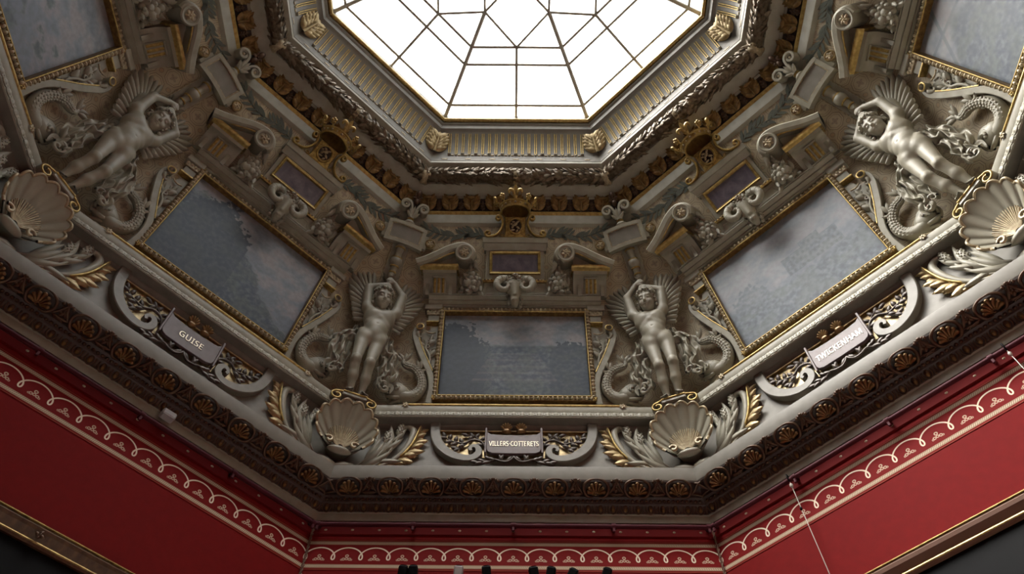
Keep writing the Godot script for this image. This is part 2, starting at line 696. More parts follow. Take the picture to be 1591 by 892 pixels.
# acanthus leaf: midrib and pairs of leaflets
func acanthus(mb: MB, t: Transform3D, length: float, width: float, dome: float, pairs := 4, curl := 0.2) -> void:
	var old := mb.xf
	for i in pairs:
		var s := 0.1 + 0.7 * i / pairs
		var w := width * 0.5 * (0.75 + 0.5 * sin(PI * (s + 0.15)))
		for sd in [-1.0, 1.0]:
			var b := Basis(Vector3(0, 0, 1), -sd * (0.95 - 0.45 * s))
			mb.at(old * t * Transform3D(b, Vector3(0, s * length, curl * s * s * length)))
			mb.leaf(w * 1.15, w * 0.62, dome, curl * 0.8, 4, 4)
	mb.at(old * t * Transform3D(Basis(), Vector3(0, length * 0.55, curl * 0.3 * length)))
	mb.leaf(length * 0.48, width * 0.42, dome, curl * 1.3, 4, 4)
	mb.at(old * t)
	mb.tube(pv([[0, 0, dome * 0.7], [0, length * 0.4, dome * 1.1 + curl * 0.16 * length], [0, length * 0.75, dome + curl * 0.56 * length]]), [width * 0.08, width * 0.05, width * 0.02], 5)
	mb.at(old)

func rosette(mb: MB, t: Transform3D, rad: float, petals := 6) -> void:
	var old := mb.xf
	for i in petals:
		mb.at(old * t * Transform3D(Basis(Vector3(0, 0, 1), TAU * i / petals), Vector3.ZERO))
		mb.leaf(rad, rad * 0.75, rad * 0.28, 0.12, 4, 4, 0, 0.25)
	mb.at(old * t)
	mb.ell(Vector3(0, 0, rad * 0.2), Vector3.ONE * rad * 0.26, 8, 5)
	mb.at(old)

# places named by what can be read on the tablets
func bay_name(k: int) -> String:
	return ["the bay beyond GUISE", "the GUISE bay", "the VILLERS-COTTERETS bay", "the TWICKENHAM bay", "the bay beyond TWICKENHAM"][k + 2]

func side_name(k: int, s: int) -> String:
	var other := k + s
	if absi(other) > 2: return "%s, far end" % bay_name(k)
	if absi(other) == 2: return "%s, end away from VILLERS-COTTERETS" % bay_name(k)
	return "%s, %s end" % [bay_name(k), ["GUISE", "VILLERS-COTTERETS", "TWICKENHAM"][other + 1]]

func corner_name(c: float) -> String:
	return {-1.5: "between GUISE and the bay beyond", -0.5: "between GUISE and VILLERS-COTTERETS", 0.5: "between VILLERS-COTTERETS and TWICKENHAM", 1.5: "between TWICKENHAM and the bay beyond"}[c]

# ------------------------------------------------------------------ the room

func octagon(a: float) -> PackedVector2Array:
	var o := PackedVector2Array()
	for i in 8:
		var f := TAU * (i + 0.5) / 8.0
		o.append(Vector2(cos(f), sin(f)) * a / cos(PI / 8.0))
	return o

func build_shell() -> void:
	var fl := MB.new()
	fl.at(Transform3D(Basis(Vector3.RIGHT, -PI / 2), Vector3.ZERO))
	fl.prism(octagon(4.2), -0.2, 0.0)
	var f := Node3D.new()
	part(f, "boards", fl, "floor")
	structure(f, "floor", "brown wooden floor of the octagonal gallery", "floor")
	var wm := MB.new()
	wm.side(PackedVector2Array([Vector2(4.0, 0), Vector2(4.0, 6.16), Vector2(4.2, 6.16), Vector2(4.2, 0)]))
	var bm := MB.new()
	bm.side(PackedVector2Array([Vector2(3.997, 5.64), Vector2(3.997, 5.94)]))
	var bo: StandardMaterial3D = mats["border"]
	bo.uv1_scale = Vector3(15.0 / (2.0 * 3.997 * T), -1.0 / 0.30, 1)
	bo.uv1_offset = Vector3(0.5, 5.94 / 0.30, 0)
	var sm := MB.new()
	sm.side(PackedVector2Array([Vector2(3.999, 5.985), Vector2(3.985, 5.99), Vector2(3.985, 6.09), Vector2(3.999, 6.095)]))
	var pm := MB.new()
	for i in 15:
		pm.at(Transform3D(Basis(), Vector3(-1.546 + 0.2209 * i, 6.03, -3.984)))
		pm.ell(Vector3.ZERO, Vector3(0.013, 0.010, 0.004), 8, 4)
		pm.ell(Vector3(0, 0, 0.004), Vector3(0.005, 0.004, 0.003), 6, 3)
	var side_of := {0: "front", 1: "front_right", 2: "right", 3: "back_right", 4: "back", -3: "back_left", -2: "left", -1: "front_left"}
	var under := {0: "VILLERS-COTTERETS", 1: "TWICKENHAM", -1: "GUISE"}
	for k in side_of:
		var w := bare("wall")
		w.transform = bt(k, 0, 0, 0)
		part(w, "covering", wm, "red_wall")
		if absi(k) <= 2:
			part(w, "printed_border", bm, "border", "cream looping scroll border printed on red")
			part(w, "upper_band", sm, "red_deep")
			part(w, "printed_spots", pm, "gold_grey", "", true)
		structure(w, "wall_" + side_of[k], "red cloth-covered gallery wall " + ("under the %s bay" % under[k] if under.has(k) else "%s of the octagon" % side_of[k].replace("_", " ")), "wall")
	# coved ceiling with rounded corners, one painted surface
	var pro := [Vector2(4.085, 7.40), Vector2(4.08, 7.55), Vector2(4.07, 7.8), Vector2(3.92, 8.4), Vector2(3.77, 8.98), Vector2(3.60, 9.19), Vector2(3.355, 9.495), Vector2(3.15, 9.745), Vector2(3.07, 9.845), Vector2(3.07, 9.90)]
	var cv := MB.new()
	var rho := 1.0
	var rows := []
	var uvs := []
	var run := 0.0
	for j in pro.size():
		var a: float = pro[j].x
		rho = lerpf(1.0, 0.35, clampf((pro[j].y - 9.1) / 0.75, 0, 1))
		if j > 0: run += (pro[j] - pro[j - 1]).length()
		var row := PackedVector3Array()
		var uvr := PackedVector2Array()
		for k in 8:
			var bay := Basis(Vector3.UP, -k * PI / 4)
			for i in 13:
				var q := i - 6
				var p: Vector3
				var s := 0.0
				var hw := (a - rho) * T
				if absi(q) <= 2:
					p = Vector3(hw * q / 2.0, 0, -a)
					s = q / 2.0 * 1.24
				else:
					var g := (absi(q) - 2) / 4.0 * PI / 8.0
					p = Vector3(signf(q) * (hw + rho * sin(g)), 0, -(a - rho) - rho * cos(g))
					s = signf(q) * (1.24 + g * rho)
				row.append(bay * p + Vector3(0, pro[j].y, 0))
				uvr.append(Vector2((s + 2.0 * 1.632 * k) / 0.204, -run / 0.2))
		rows.append(row)
		uvs.append(uvr)
	cv.grid(rows, true)
	for j in rows.size():
		for i in rows[j].size():
			cv.U[j * rows[j].size() + i] = uvs[j][i]
	var c := bare("ceiling")
	part(c, "painted_cove", cv, "mosaic", "tan painted pattern of octagons and small flowers")
	var ro := MB.new()
	for k in 8:
		ro.at(bt(k, 0, 0, 0))
		ro.side(PackedVector2Array([Vector2(4.2, 6.0), Vector2(4.5, 6.9), Vector2(4.5, 8.6), Vector2(4.0, 9.9), Vector2(3.1, 10.9), Vector2(2.2, 11.2)]))
	part(c, "roof_shell", ro, "roof")
	structure(c, "ceiling", "curved ceiling cove painted with a tan octagon pattern", "ceiling")

var trim_no := 0
func trim(k: int, what: String) -> Node3D:
	trim_no += 1
	var o := bare("trim")
	o.transform = bt(k, 0, 0, 0)
	var lb := what + (" of " + bay_name(k) if absi(k) <= 2 else " behind the viewer, side %d" % absi(k))
	structure(o, "trim_%d" % trim_no, lb, "moulding")
	return o

func build_cornice() -> void:
	var P := func(a: Array) -> PackedVector2Array:
		var o := PackedVector2Array()
		for q in a: o.append(Vector2(q[0], q[1]))
		return o
	var grey := MB.new()
	grey.side(P.call([[4.0, 6.122], [3.98, 6.125], [3.972, 6.192], [3.955, 6.197]]))
	var egg := MB.new()
	egg.side(P.call([[3.955, 6.197], [3.945, 6.20], [3.94, 6.215], [3.925, 6.24], [3.90, 6.255]]))
	var bead := MB.new()
	bead.side(P.call([[3.90, 6.255], [3.895, 6.262], [3.885, 6.285], [3.87, 6.295], [3.862, 6.30]]))
	var cyma := MB.new()
	cyma.side(P.call([[3.862, 6.30], [3.858, 6.32], [3.838, 6.35], [3.80, 6.375], [3.77, 6.385], [3.765, 6.40]]))
	var fascia := MB.new()
	fascia.side(P.call([[3.765, 6.40], [3.762, 6.405], [3.762, 6.55], [3.767, 6.556], [3.95, 6.575]]))
	# eggs between darts
	var eggs := MB.new()
	var tips := MB.new()
	var darts := MB.new()
	for i in 31:
		var x := (i - 15) * 0.105
		var e := Transform3D(Basis(Vector3.RIGHT, deg_to_rad(40)), Vector3(x, 6.232, -3.932))
		eggs.at(e)
		eggs.ell(Vector3(0, 0, 0), Vector3(0.024, 0.034, 0.02), 8, 5)
		eggs.tube(pv([[-0.034, 0.03, 0], [-0.036, -0.01, 0.008], [-0.02, -0.036, 0.008], [0, -0.042, 0.008], [0.02, -0.036, 0.008], [0.036, -0.01, 0.008], [0.034, 0.03, 0]]), 0.006, 5)
		tips.at(e)
		tips.ell(Vector3(0, -0.012, 0.010), Vector3(0.016, 0.019, 0.014), 8, 5)
		darts.at(e)
		darts.box(Vector3(0.0525, 0.0, 0.002), Vector3(0.008, 0.06, 0.02))
		darts.ell(Vector3(0.0525, -0.03, 0.006), Vector3(0.012, 0.01, 0.01), 6, 4)
	var beads := MB.new()
	for i in 84:
		beads.at(Transform3D(Basis(), Vector3((i - 41.5) * 0.038, 6.276, -3.885)))
		beads.ell(Vector3.ZERO, Vector3(0.016, 0.014, 0.014), 6, 4, Basis(Vector3(0, 0, 1), 0.5))
	# palmette and rosette of the bronze band, on its sloping face
	var slope := Transform3D(Basis(Vector3.RIGHT, deg_to_rad(47)), Vector3(0, 6.312, -3.862))
	var pal := MB.new()
	for i in 7:
		var a := (i - 3) * 0.42
		var l := 0.075 - 0.006 * absi(i - 3)
		pal.tube(pv([[sin(a) * 0.018, 0.01 + cos(a) * 0.012, 0.006], [sin(a) * l * 0.7, 0.012 + cos(a) * l * 0.75, 0.014], [sin(a) * l, 0.012 + cos(a) * l, 0.018]]), [0.005, 0.011, 0.014], 6)
		pal.ell(Vector3(sin(a) * l, 0.012 + cos(a) * l, 0.018), Vector3(0.015, 0.013, 0.012), 8, 5)
	pal.tube(spiral(Vector2(0, 0.016), 0.016, 0.005, 0.3, 5.5, 10, 0.012), 0.005, 5)
	var stem := MB.new()
	for s in [-1.0, 1.0]:
		stem.at(Transform3D(Basis.from_scale(Vector3(s, 1, 1)), Vector3.ZERO))
		stem.tube(curve([[0.02, -0.005, 0.006], [0.06, 0.0, 0.012], [0.085, 0.04, 0.014], [0.078, 0.085, 0.012], [0.04, 0.112, 0.01], [0.0, 0.118, 0.008]], 4), [0.004, 0.010, 0.011, 0.010, 0.008, 0.004], 6)
		stem.tube(curve([[0.09, 0.02, 0.006], [0.115, 0.05, 0.012], [0.14, 0.095, 0.012], [0.172, 0.115, 0.008]], 4), [0.004, 0.009, 0.008, 0.004], 6)
		stem.tube(curve([[0.085, 0.02, 0.006], [0.12, 0.018, 0.012], [0.15, 0.012, 0.012], [0.172, 0.0, 0.008]], 4), [0.004, 0.008, 0.007, 0.004], 6)
	var ros := MB.new()
	rosette(ros, lxf(0, 0.06, 0.008), 0.038, 6)
	ros.ell(Vector3(0, 0.112, 0.010), Vector3(0.016, 0.012, 0.010), 8, 5)
	for s in [-1.0, 1.0]:
		ros.ell(Vector3(s * 0.032, 0.10, 0.010), Vector3(0.012, 0.012, 0.010), 7, 4)
		ros.ell(Vector3(s * 0.03, 0.015, 0.010), Vector3(0.014, 0.010, 0.009), 7, 4)
	ros.ell(Vector3(0, 0.008, 0.008), Vector3(0.02, 0.009, 0.008), 7, 4)
	var pal_mesh: MeshInstance3D = null
	var stem_mesh: MeshInstance3D = null
	var ros_mesh: MeshInstance3D = null
	for k in [0, -1, 1, -2, 2, 3, 4, -3]:
		var o := trim(k, "dark bronze palmette cornice over pale egg moulding")
		part(o, "pale_band", grey, "stone")
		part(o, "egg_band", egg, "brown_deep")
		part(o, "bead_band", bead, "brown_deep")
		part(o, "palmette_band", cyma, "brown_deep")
		part(o, "fascia", fascia, "stone_pale")
		if absi(k) > 2: continue
		part(o, "eggs", eggs, "bronze_dark", "", true)
		part(o, "egg_tips", tips, "gold_old", "", true)
		part(o, "darts", darts, "bronze_dark", "", true)
		part(o, "beads", beads, "bronze_dark", "", true)
		for i in range(-4, 5):
			var t := slope.translated(Vector3(i * 0.349, -0.008, 0)).scaled_local(Vector3.ONE * 1.22)
			if pal_mesh == null:
				pal_mesh = part(o, "palmette", pal, "bronze")
				pal_mesh.transform = t
				stem_mesh = part(o, "curled_stem", stem, "bronze_dark")
				stem_mesh.transform = t
			else:
				again(o, "palmette", pal_mesh, t)
				again(o, "curled_stem", stem_mesh, t)
			if i < 4:
				t = slope.translated(Vector3((i + 0.5) * 0.349, -0.008, 0)).scaled_local(Vector3.ONE * 1.22)
				if ros_mesh == null:
					ros_mesh = part(o, "rosette", ros, "bronze_dark")
					ros_mesh.transform = t
				else:
					again(o, "rosette", ros_mesh, t)

func build_frieze_and_ledge() -> void:
	var face := MB.new()
	face.side(PackedVector2Array([Vector2(3.95, 6.56), Vector2(3.93, 6.57), Vector2(3.93, 7.20), Vector2(3.905, 7.225), Vector2(3.90, 7.245), Vector2(3.81, 7.245)]))
	var leafy := MB.new()
	leafy.side(PackedVector2Array([Vector2(3.81, 7.245), Vector2(3.80, 7.25), Vector2(3.795, 7.27), Vector2(3.80, 7.315), Vector2(3.815, 7.325), Vector2(3.808, 7.335), Vector2(3.808, 7.415), Vector2(3.84, 7.425), Vector2(4.10, 7.44)]))
	var tong := MB.new()
	for i in 41:
		tong.at(Transform3D(Basis(Vector3(0, 0, 1), PI), Vector3((i - 20) * 0.08 - 0.0, 7.318, -3.803)))
		tong.leaf(0.07, 0.058, 0.016, 0.18, 4, 4)
		tong.at(Transform3D(Basis(), Vector3((i - 20) * 0.08 + 0.04, 7.30, -3.802)))
		tong.ell(Vector3.ZERO, Vector3(0.007, 0.016, 0.008), 6, 4)
	var scal := MB.new()
	for i in 41:
		scal.tube(pv([[(i - 20) * 0.08 - 0.036, 7.262, -3.79], [(i - 20) * 0.08 - 0.018, 7.248, -3.785], [(i - 20) * 0.08 + 0.018, 7.248, -3.785], [(i - 20) * 0.08 + 0.036, 7.262, -3.79]]), 0.006, 5)
	var gold := MB.new()
	gold.tube(pv([[-1.02, 7.425, -3.81], [1.02, 7.425, -3.81]]), 0.014, 8)
	var ends := MB.new()
	for s in [-1.0, 1.0]:
		rosette(ends, lxf(s * 1.05, 7.415, -3.80), 0.035, 6)
		ends.tube(curve([[s * 1.08, 7.425, -3.81], [s * 1.20, 7.43, -3.85], [s * 1.34, 7.44, -3.92], [s * 1.50, 7.47, -3.94]], 5), 0.009, 6)
	for k in [0, -1, 1, -2, 2, 3, 4, -3]:
		var o := trim(k, "stone frieze and leaf-edged ledge")
		part(o, "frieze_face", face, "stone_pale")
		part(o, "ledge", leafy, "stone")
		if absi(k) > 2: continue
		part(o, "tongues", tong, "stone", "", true)
		part(o, "scallops", scal, "stone", "", true)
		part(o, "gilded_fillet", gold, "gold")
		part(o, "gilded_ends", ends, "gold_grey")

func build_upper_ring() -> void:
	var A := func(a: Array) -> MB:
		var o := PackedVector2Array()
		for q in a: o.append(Vector2(q[0], q[1]))
		var m := MB.new()
		m.side(o)
		return m
	var pale: MB = A.call([[3.10, 9.825], [3.035, 9.84], [3.025, 9.855], [3.0, 9.925], [2.985, 9.955]])
	var fillet: MB = A.call([[2.985, 9.955], [2.975, 9.96], [2.955, 9.985], [2.955, 9.995], [2.975, 10.0]])
	var band: MB = A.call([[2.975, 10.0], [2.955, 10.06], [2.92, 10.12], [2.87, 10.165]])
	var cove: MB = A.call([[2.87, 10.165], [2.845, 10.17], [2.84, 10.18], [2.80, 10.20], [2.74, 10.21], [2.70, 10.215], [2.69, 10.24], [2.66, 10.34], [2.56, 10.385], [2.50, 10.40], [2.495, 10.44]])
	var ledge: MB = A.call([[2.495, 10.44], [2.49, 10.445], [2.487, 10.525], [2.482, 10.54], [2.48, 10.57]])
	var flute: MB = A.call([[2.48, 10.57], [2.475, 10.60], [2.445, 10.68], [2.395, 10.77], [2.335, 10.85], [2.30, 10.885]])
	var frame: MB = A.call([[2.30, 10.885], [2.285, 10.90], [2.25, 10.915], [2.245, 10.93], [2.24, 10.985], [2.215, 11.0], [2.21, 11.045], [2.205, 11.10], [2.185, 11.115], [2.18, 11.19], [2.25, 11.20]])
	var glow := MB.new()
	glow.tube(pv([[-2.19 * T, 11.05, -2.19], [2.19 * T, 11.05, -2.19]]), 0.027, 8)
	var leaf := MB.new()
	acanthus(leaf, Transform3D(), 0.19, 0.20, 0.022, 4, 0.28)
	leaf.ell(Vector3(0, 0.155, 0.06), Vector3(0.05, 0.022, 0.022), 8, 5)
	var small := MB.new()
	acanthus(small, Transform3D(), 0.13, 0.07, 0.016, 3, 0.15)
	# laurel garland: overlapping leaves round a rope
	var rng := RandomNumberGenerator.new()
	rng.seed = 21
	var rope := MB.new()
	var half := 2.63 * T
	rope.tube(pv([[-half, 10.275, -2.63], [half, 10.275, -2.63]]), 0.075, 10)
	var lv := MB.new()
	for i in 56:
		var x := lerpf(-half + 0.02, half - 0.02, i / 55.0)
		for q in 5:
			var f := -0.9 + q * 0.72 + rng.randf_range(-0.15, 0.15)
			var n := Vector3(0, -sin(f), cos(f))
			var dirx := 1.0 if x < 0 else -1.0
			var yd := (Vector3(dirx, 0, 0) + n.cross(Vector3(1, 0, 0)) * rng.randf_range(-0.75, 0.75) + n * 0.25).normalized()
			var b := Basis(yd.cross(n).normalized(), yd, n)
			lv.at(Transform3D(b, Vector3(x + rng.randf_range(-0.02, 0.02), 10.275, -2.63) + n * 0.072))
			lv.leaf(rng.randf_range(0.085, 0.12), 0.05, 0.02, 0.16, 3, 2)
			if rng.randf() < 0.16: lv.ell(Vector3(0.03, 0.02, 0.012), Vector3.ONE * 0.013, 6, 4)
	var ties := MB.new()
	for x in [-half, 0.0, half]:
		var pth := PackedVector3Array()
		for i in 12:
			var f := TAU * i / 12.0
			pth.append(Vector3(x, 10.275 + 0.098 * sin(f), -2.63 + 0.098 * cos(f)))
		ties.tube(pth, Vector2(0.012, 0.03), 6, Vector3.RIGHT, false, true)
	# flutes: gilded double strips up the curved face
	var cpath := [Vector2(2.474, 10.605), Vector2(2.445, 10.68), Vector2(2.395, 10.77), Vector2(2.335, 10.85), Vector2(2.312, 10.875)]
	var strip := MB.new()
	for q in [-0.011, 0.011]:
		var pth := PackedVector3Array()
		for c in cpath: pth.append(Vector3(q, c.y - 0.006, -c.x + 0.008))
		strip.tube(pth, 0.0065, 6, Vector3.RIGHT)
	var foot := MB.new()
	foot.box(Vector3(0, 10.588, -2.462), Vector3(0.038, 0.02, 0.035), 0.005)
	var pend := MB.new()
	pend.ell(Vector3(0, 10.582, -2.468), Vector3(0.014, 0.022, 0.014), 8, 5)
	pend.ell(Vector3(0.04, 10.578, -2.474), Vector3(0.022, 0.014, 0.01), 7, 4)
	pend.ell(Vector3(-0.04, 10.578, -2.474), Vector3(0.022, 0.014, 0.01), 7, 4)
	var oval := MB.new()
	oval.ell(Vector3.ZERO, Vector3(0.045, 0.016, 0.008), 10, 4)
	var corner := MB.new()
	acanthus(corner, Transform3D(), 0.30, 0.28, 0.03, 5, 0.06)
	for k in [0, -1, 1, -2, 2, 3, 4, -3]:
		var o := trim(k, "stepped ring under the skylight with gilded flutes and leaves")
		part(o, "pale_moulding", pale, "stone")
		part(o, "gilded_fillet", fillet, "gold")
		part(o, "leaf_band", band, "brown_deep")
		part(o, "dark_cove", cove, "stone")
		part(o, "ledge", ledge, "stone_pale")
		part(o, "fluted_face", flute, "stone_pale")
		part(o, "skylight_kerb", frame, "stone_pale")
		part(o, "gilded_bead", glow, "gold")
		part(o, "laurel_rope", rope, "pewter")
		if absi(k) > 2: continue
		part(o, "laurel_leaves", lv, "pewter", "", true)
		part(o, "garland_ties", ties, "gold_grey")
		var lm: MeshInstance3D = null
		var sm2: MeshInstance3D = null
		for i in range(-4, 5):
			var t := Transform3D(Basis(Vector3.RIGHT, deg_to_rad(32)), Vector3(i * 0.262, 10.0, -2.955))
			if lm == null:
				lm = part(o, "acanthus_leaf", leaf, "gold_old")
				lm.transform = t
			else: again(o, "acanthus_leaf", lm, t)
			if i < 4:
				t.origin.x += 0.131
				if sm2 == null:
					sm2 = part(o, "small_leaf", small, "bronze_dark")
					sm2.transform = t
				else: again(o, "small_leaf", sm2, t)
		var st: MeshInstance3D = null
		var fm: MeshInstance3D = null
		var pm: MeshInstance3D = null
		for i in range(-10, 11):
			var t := Transform3D(Basis(), Vector3(i * 0.082, 0, 0))
			if st == null:
				st = part(o, "gilded_flute", strip, "gold")
				st.transform = t
			else: again(o, "gilded_flute", st, t)
			if i % 2 == 0:
				if fm == null:
					fm = part(o, "flute_foot", foot, "stone")
					fm.transform = t
				else: again(o, "flute_foot", fm, t)
			elif pm == null:
				pm = part(o, "flute_pendant", pend, "gold_grey")
				pm.transform = t
			else: again(o, "flute_pendant", pm, t)
		var om: MeshInstance3D = null
		for i in range(-3, 4):
			var t := Transform3D(Basis(), Vector3(i * 0.29, 10.485, -2.488))
			if om == null:
				om = part(o, "gilded_oval", oval, "gold_grey")
				om.transform = t
			else: again(o, "gilded_oval", om, t)
	for c in CORNERS:
		var o := bare("corner_leaf")
		part(o, "leaf", corner, "gold_leaf")
		put(o, bt(c, 0, 10.60, 2.64, 34), "gilded acanthus leaf in the skylight kerb corner " + corner_name(c), "ornament", "gilded corner leaves under the skylight")

func sky_pt(k: float, x: float, a: float) -> Vector3:
	return Basis(Vector3.UP, -k * PI / 4) * Vector3(x, 11.165 + (2.19 - a) * 0.17, -a)

func build_skylight() -> void:
	var o := bare("window")
	var RA := [2.19, 2.04, 1.55, 1.345]
	var QA := 0.94
	var bars := func(a: Vector3, b: Vector3, r: float) -> MB:
		var m := MB.new()
		m.tube(PackedVector3Array([a, b]), r, 6, Vector3.UP)
		return m
	var pane := func(pts: Array) -> MB:
		var m := MB.new()
		for i in range(1, pts.size() - 1):
			var n: Vector3 = (pts[i] - pts[0]).cross(pts[i + 1] - pts[0]).normalized()
			var s := m.vert(pts[0], n)
			m.vert(pts[i], n); m.vert(pts[i + 1], n)
			m.tri(s, s + 1, s + 2)
		return m
	var star := []
	for k in 8:
		for r in 3:
			for h in [-1, 1]:
				var xa: float = RA[r] * T * h
				var xb: float = RA[r + 1] * T * h
				part(o, "pane", pane.call([sky_pt(k, 0, RA[r]), sky_pt(k, xa, RA[r]), sky_pt(k, xb, RA[r + 1]), sky_pt(k, 0, RA[r + 1])]), "glass")
			part(o, "glazing_bar", bars.call(sky_pt(k, -RA[r + 1] * T, RA[r + 1]), sky_pt(k, RA[r + 1] * T, RA[r + 1]), 0.018), "iron")
		part(o, "glazing_bar", bars.call(sky_pt(k, 0, RA[0]), sky_pt(k, 0, RA[3]), 0.019), "iron")
		var c := sky_pt(k, RA[3] * T, RA[3])
		var q := sky_pt(k, QA * T, QA)
		var m0 := sky_pt(k, 0, RA[3])
		var m1 := sky_pt(k + 1, 0, RA[3])
		part(o, "pane", pane.call([m0, c, q]), "glass")
		part(o, "pane", pane.call([c, m1, q]), "glass")
		part(o, "rib", bars.call(sky_pt(k, RA[0] * T, RA[0]), q, 0.028), "iron")
		part(o, "glazing_bar", bars.call(m0, q, 0.017), "iron")
		part(o, "glazing_bar", bars.call(q, m1, 0.017), "iron")
		part(o, "star_bar", bars.call(q, sky_pt(k + 3, QA * T, QA), 0.017), "iron")
		star.append(m0)
		star.append(q)
	for k in 8:
		part(o, "star_pane", pane.call([Vector3(0, 11.46, 0), star[2 * k + 1], star[2 * k], star[(2 * k + 15) % 16]]), "glass")
	structure(o, "window_1", "white glazed octagonal skylight with star-shaped iron glazing bars", "skylight")

# ------------------------------------------------------------------ paintings

func ramp(v: float, stops: Array) -> Color:
	for i in stops.size() - 1:
		if v <= stops[i + 1][0]:
			var t: float = clampf((v - stops[i][0]) / (stops[i + 1][0] - stops[i][0]), 0, 1)
			return (stops[i][1] as Color).lerp(stops[i + 1][1], t)
	return stops[stops.size() - 1][1]

func landscape(kind: int) -> Image:
	var w := 360
	var h := 264
	var im := Image.create(w, h, false, Image.FORMAT_RGB8)
	var n1 := FastNoiseLite.new()
	n1.seed = 40 + kind
	n1.frequency = 0.012
	n1.fractal_octaves = 5
	var n2 := FastNoiseLite.new()
	n2.seed = 60 + kind
	n2.frequency = 0.06
	n2.fractal_octaves = 3
	var sky0 := Color(0.42, 0.45, 0.49)
	var sky1 := Color(0.56, 0.57, 0.58)
	var pink := Color(0.53, 0.49, 0.50)
	var land0 := Color(0.235, 0.28, 0.335)
	var land1 := Color(0.37, 0.405, 0.435)
	var green := Color(0.28, 0.325, 0.32)
	if kind == 1:
		sky0 = Color(0.44, 0.475, 0.515); sky1 = Color(0.57, 0.59, 0.61); pink = Color(0.51, 0.50, 0.54)
		land0 = Color(0.32, 0.365, 0.415); land1 = Color(0.46, 0.495, 0.52); green = Color(0.38, 0.42, 0.435)
	for j in h:
		for i in w:
			var x := float(i) / w
			var y := float(j) / h
			var a := n1.get_noise_2d(i * 1.0, j * 1.5)
			var b := n2.get_noise_2d(i * 1.0, j * 1.1)
			var c := sky0.lerp(sky1, clampf(0.5 + a * 1.1 + (0.2 - absf(y - 0.25)) * 1.2, 0, 1))
			c = c.lerp(pink, clampf(a * 1.6 + 0.05 + (x - 0.6) * 0.4, 0, 0.4))
			var g := 0.0
			match kind:
				0: # formal garden with water, a tall tree at one side
					g = smoothstep(0.36, 0.40, y + a * 0.03)
					var fir := clampf((y - 0.08) * 1.1, 0.0, 0.13) + b * 0.07 + 0.02 * sin(y * 60.0)
					var fir2 := clampf((y - 0.24) * 0.9, 0.0, 0.11) + b * 0.09
					if y > 0.08 and (absf(x - 0.07) < fir or absf(x - 0.20) < fir2): g = 1.5
					if x > 0.74 and y > 0.52 - 0.20 * sqrt(maxf(0.0, 1.0 - pow((x - 0.88) / 0.14, 2.0))) + b * 0.07: g = maxf(g, 1.25)
				-1: # wooded hill falling away across the picture
					g = smoothstep(0.0, 0.05, y - (0.12 + 0.62 * x - 0.14 * sin(x * 5.0)) + a * 0.10 + b * 0.05)
					if x < 0.50 and y > 0.34 - 0.30 * sin(x * 6.2) + b * 0.12 + a * 0.12: g = maxf(g, 1.3)
				1: # a long house on rising ground
					g = smoothstep(0.52, 0.62, y + a * 0.06 - 0.06 * sin(x * 3.0))
					if absf(x - 0.66) < 0.20 and y > 0.40 - (0.06 if absf(x - 0.68) < 0.07 else 0.0) and y < 0.60:
						g = 0.85 + (0.35 if fposmod(x * 30.0, 1.0) < 0.45 and fposmod(y * 16.0, 1.0) < 0.5 else 0.0)
					if x < 0.30 and y > 0.62 - 0.2 * sin(x * 9.0) + b * 0.1: g = maxf(g, 0.6)
				-2: # a bank of cloud
					g = smoothstep(0.05, 0.2, a * 0.5 + (0.45 - x) * 0.5 + (y - 0.4) * 0.5)
				2: # timbered buildings
					g = smoothstep(0.0, 0.1, y - 0.42 + 0.22 * sin(x * 7.0) + a * 0.05)
					if absf(fposmod(x * 2.2 + y * 1.2, 1.0) - 0.5) < 0.03 or absf(fposmod(y * 3.1 - x * 0.7, 1.0) - 0.5) < 0.04: g = maxf(g, 0.6 + b * 0.4)
			var l := land0.lerp(land1, clampf(0.45 + b * 0.9 + a * 0.6, 0, 1)).lerp(green, clampf(a * 1.5 + 0.2, 0, 0.6))
			c = c.lerp(l, minf(g, 1.0))
			if g > 1.0: c = c.lerp(land0.darkened(0.22), (g - 1.0) * 1.5)
			if kind == 0 and y > 0.47 and y < 0.82 and absf(x - 0.5) < 0.16 + (y - 0.47) * 0.4:
				c = c.lerp(pink, 0.35 if fposmod(y * 13.0, 1.0) < 0.3 else 0.12)
			var v := 1.0 + b * 0.10
			im.set_pixel(i, j, Color(c.r * v, c.g * v, c.b * v))
	return im

# one mitred rail of a rectangular frame; profile of (distance outwards, height)
func rail(mb: MB, hx: float, v0: float, v1: float, pro: Array, side: int) -> void:
	for q in pro.size() - 1:
		var p := []
		for e in 2:
			var o: float = pro[q + e].x
			var c := [Vector2(-hx - o, v0 - o), Vector2(hx + o, v0 - o), Vector2(hx + o, v1 + o), Vector2(-hx - o, v1 + o)]
			for f in 2:
				var u: Vector2 = c[(side + f) % 4]
				p.append(Vector3(u.x, u.y, pro[q + e].y))
		mb.quad(p[0], p[2], p[3], p[1])

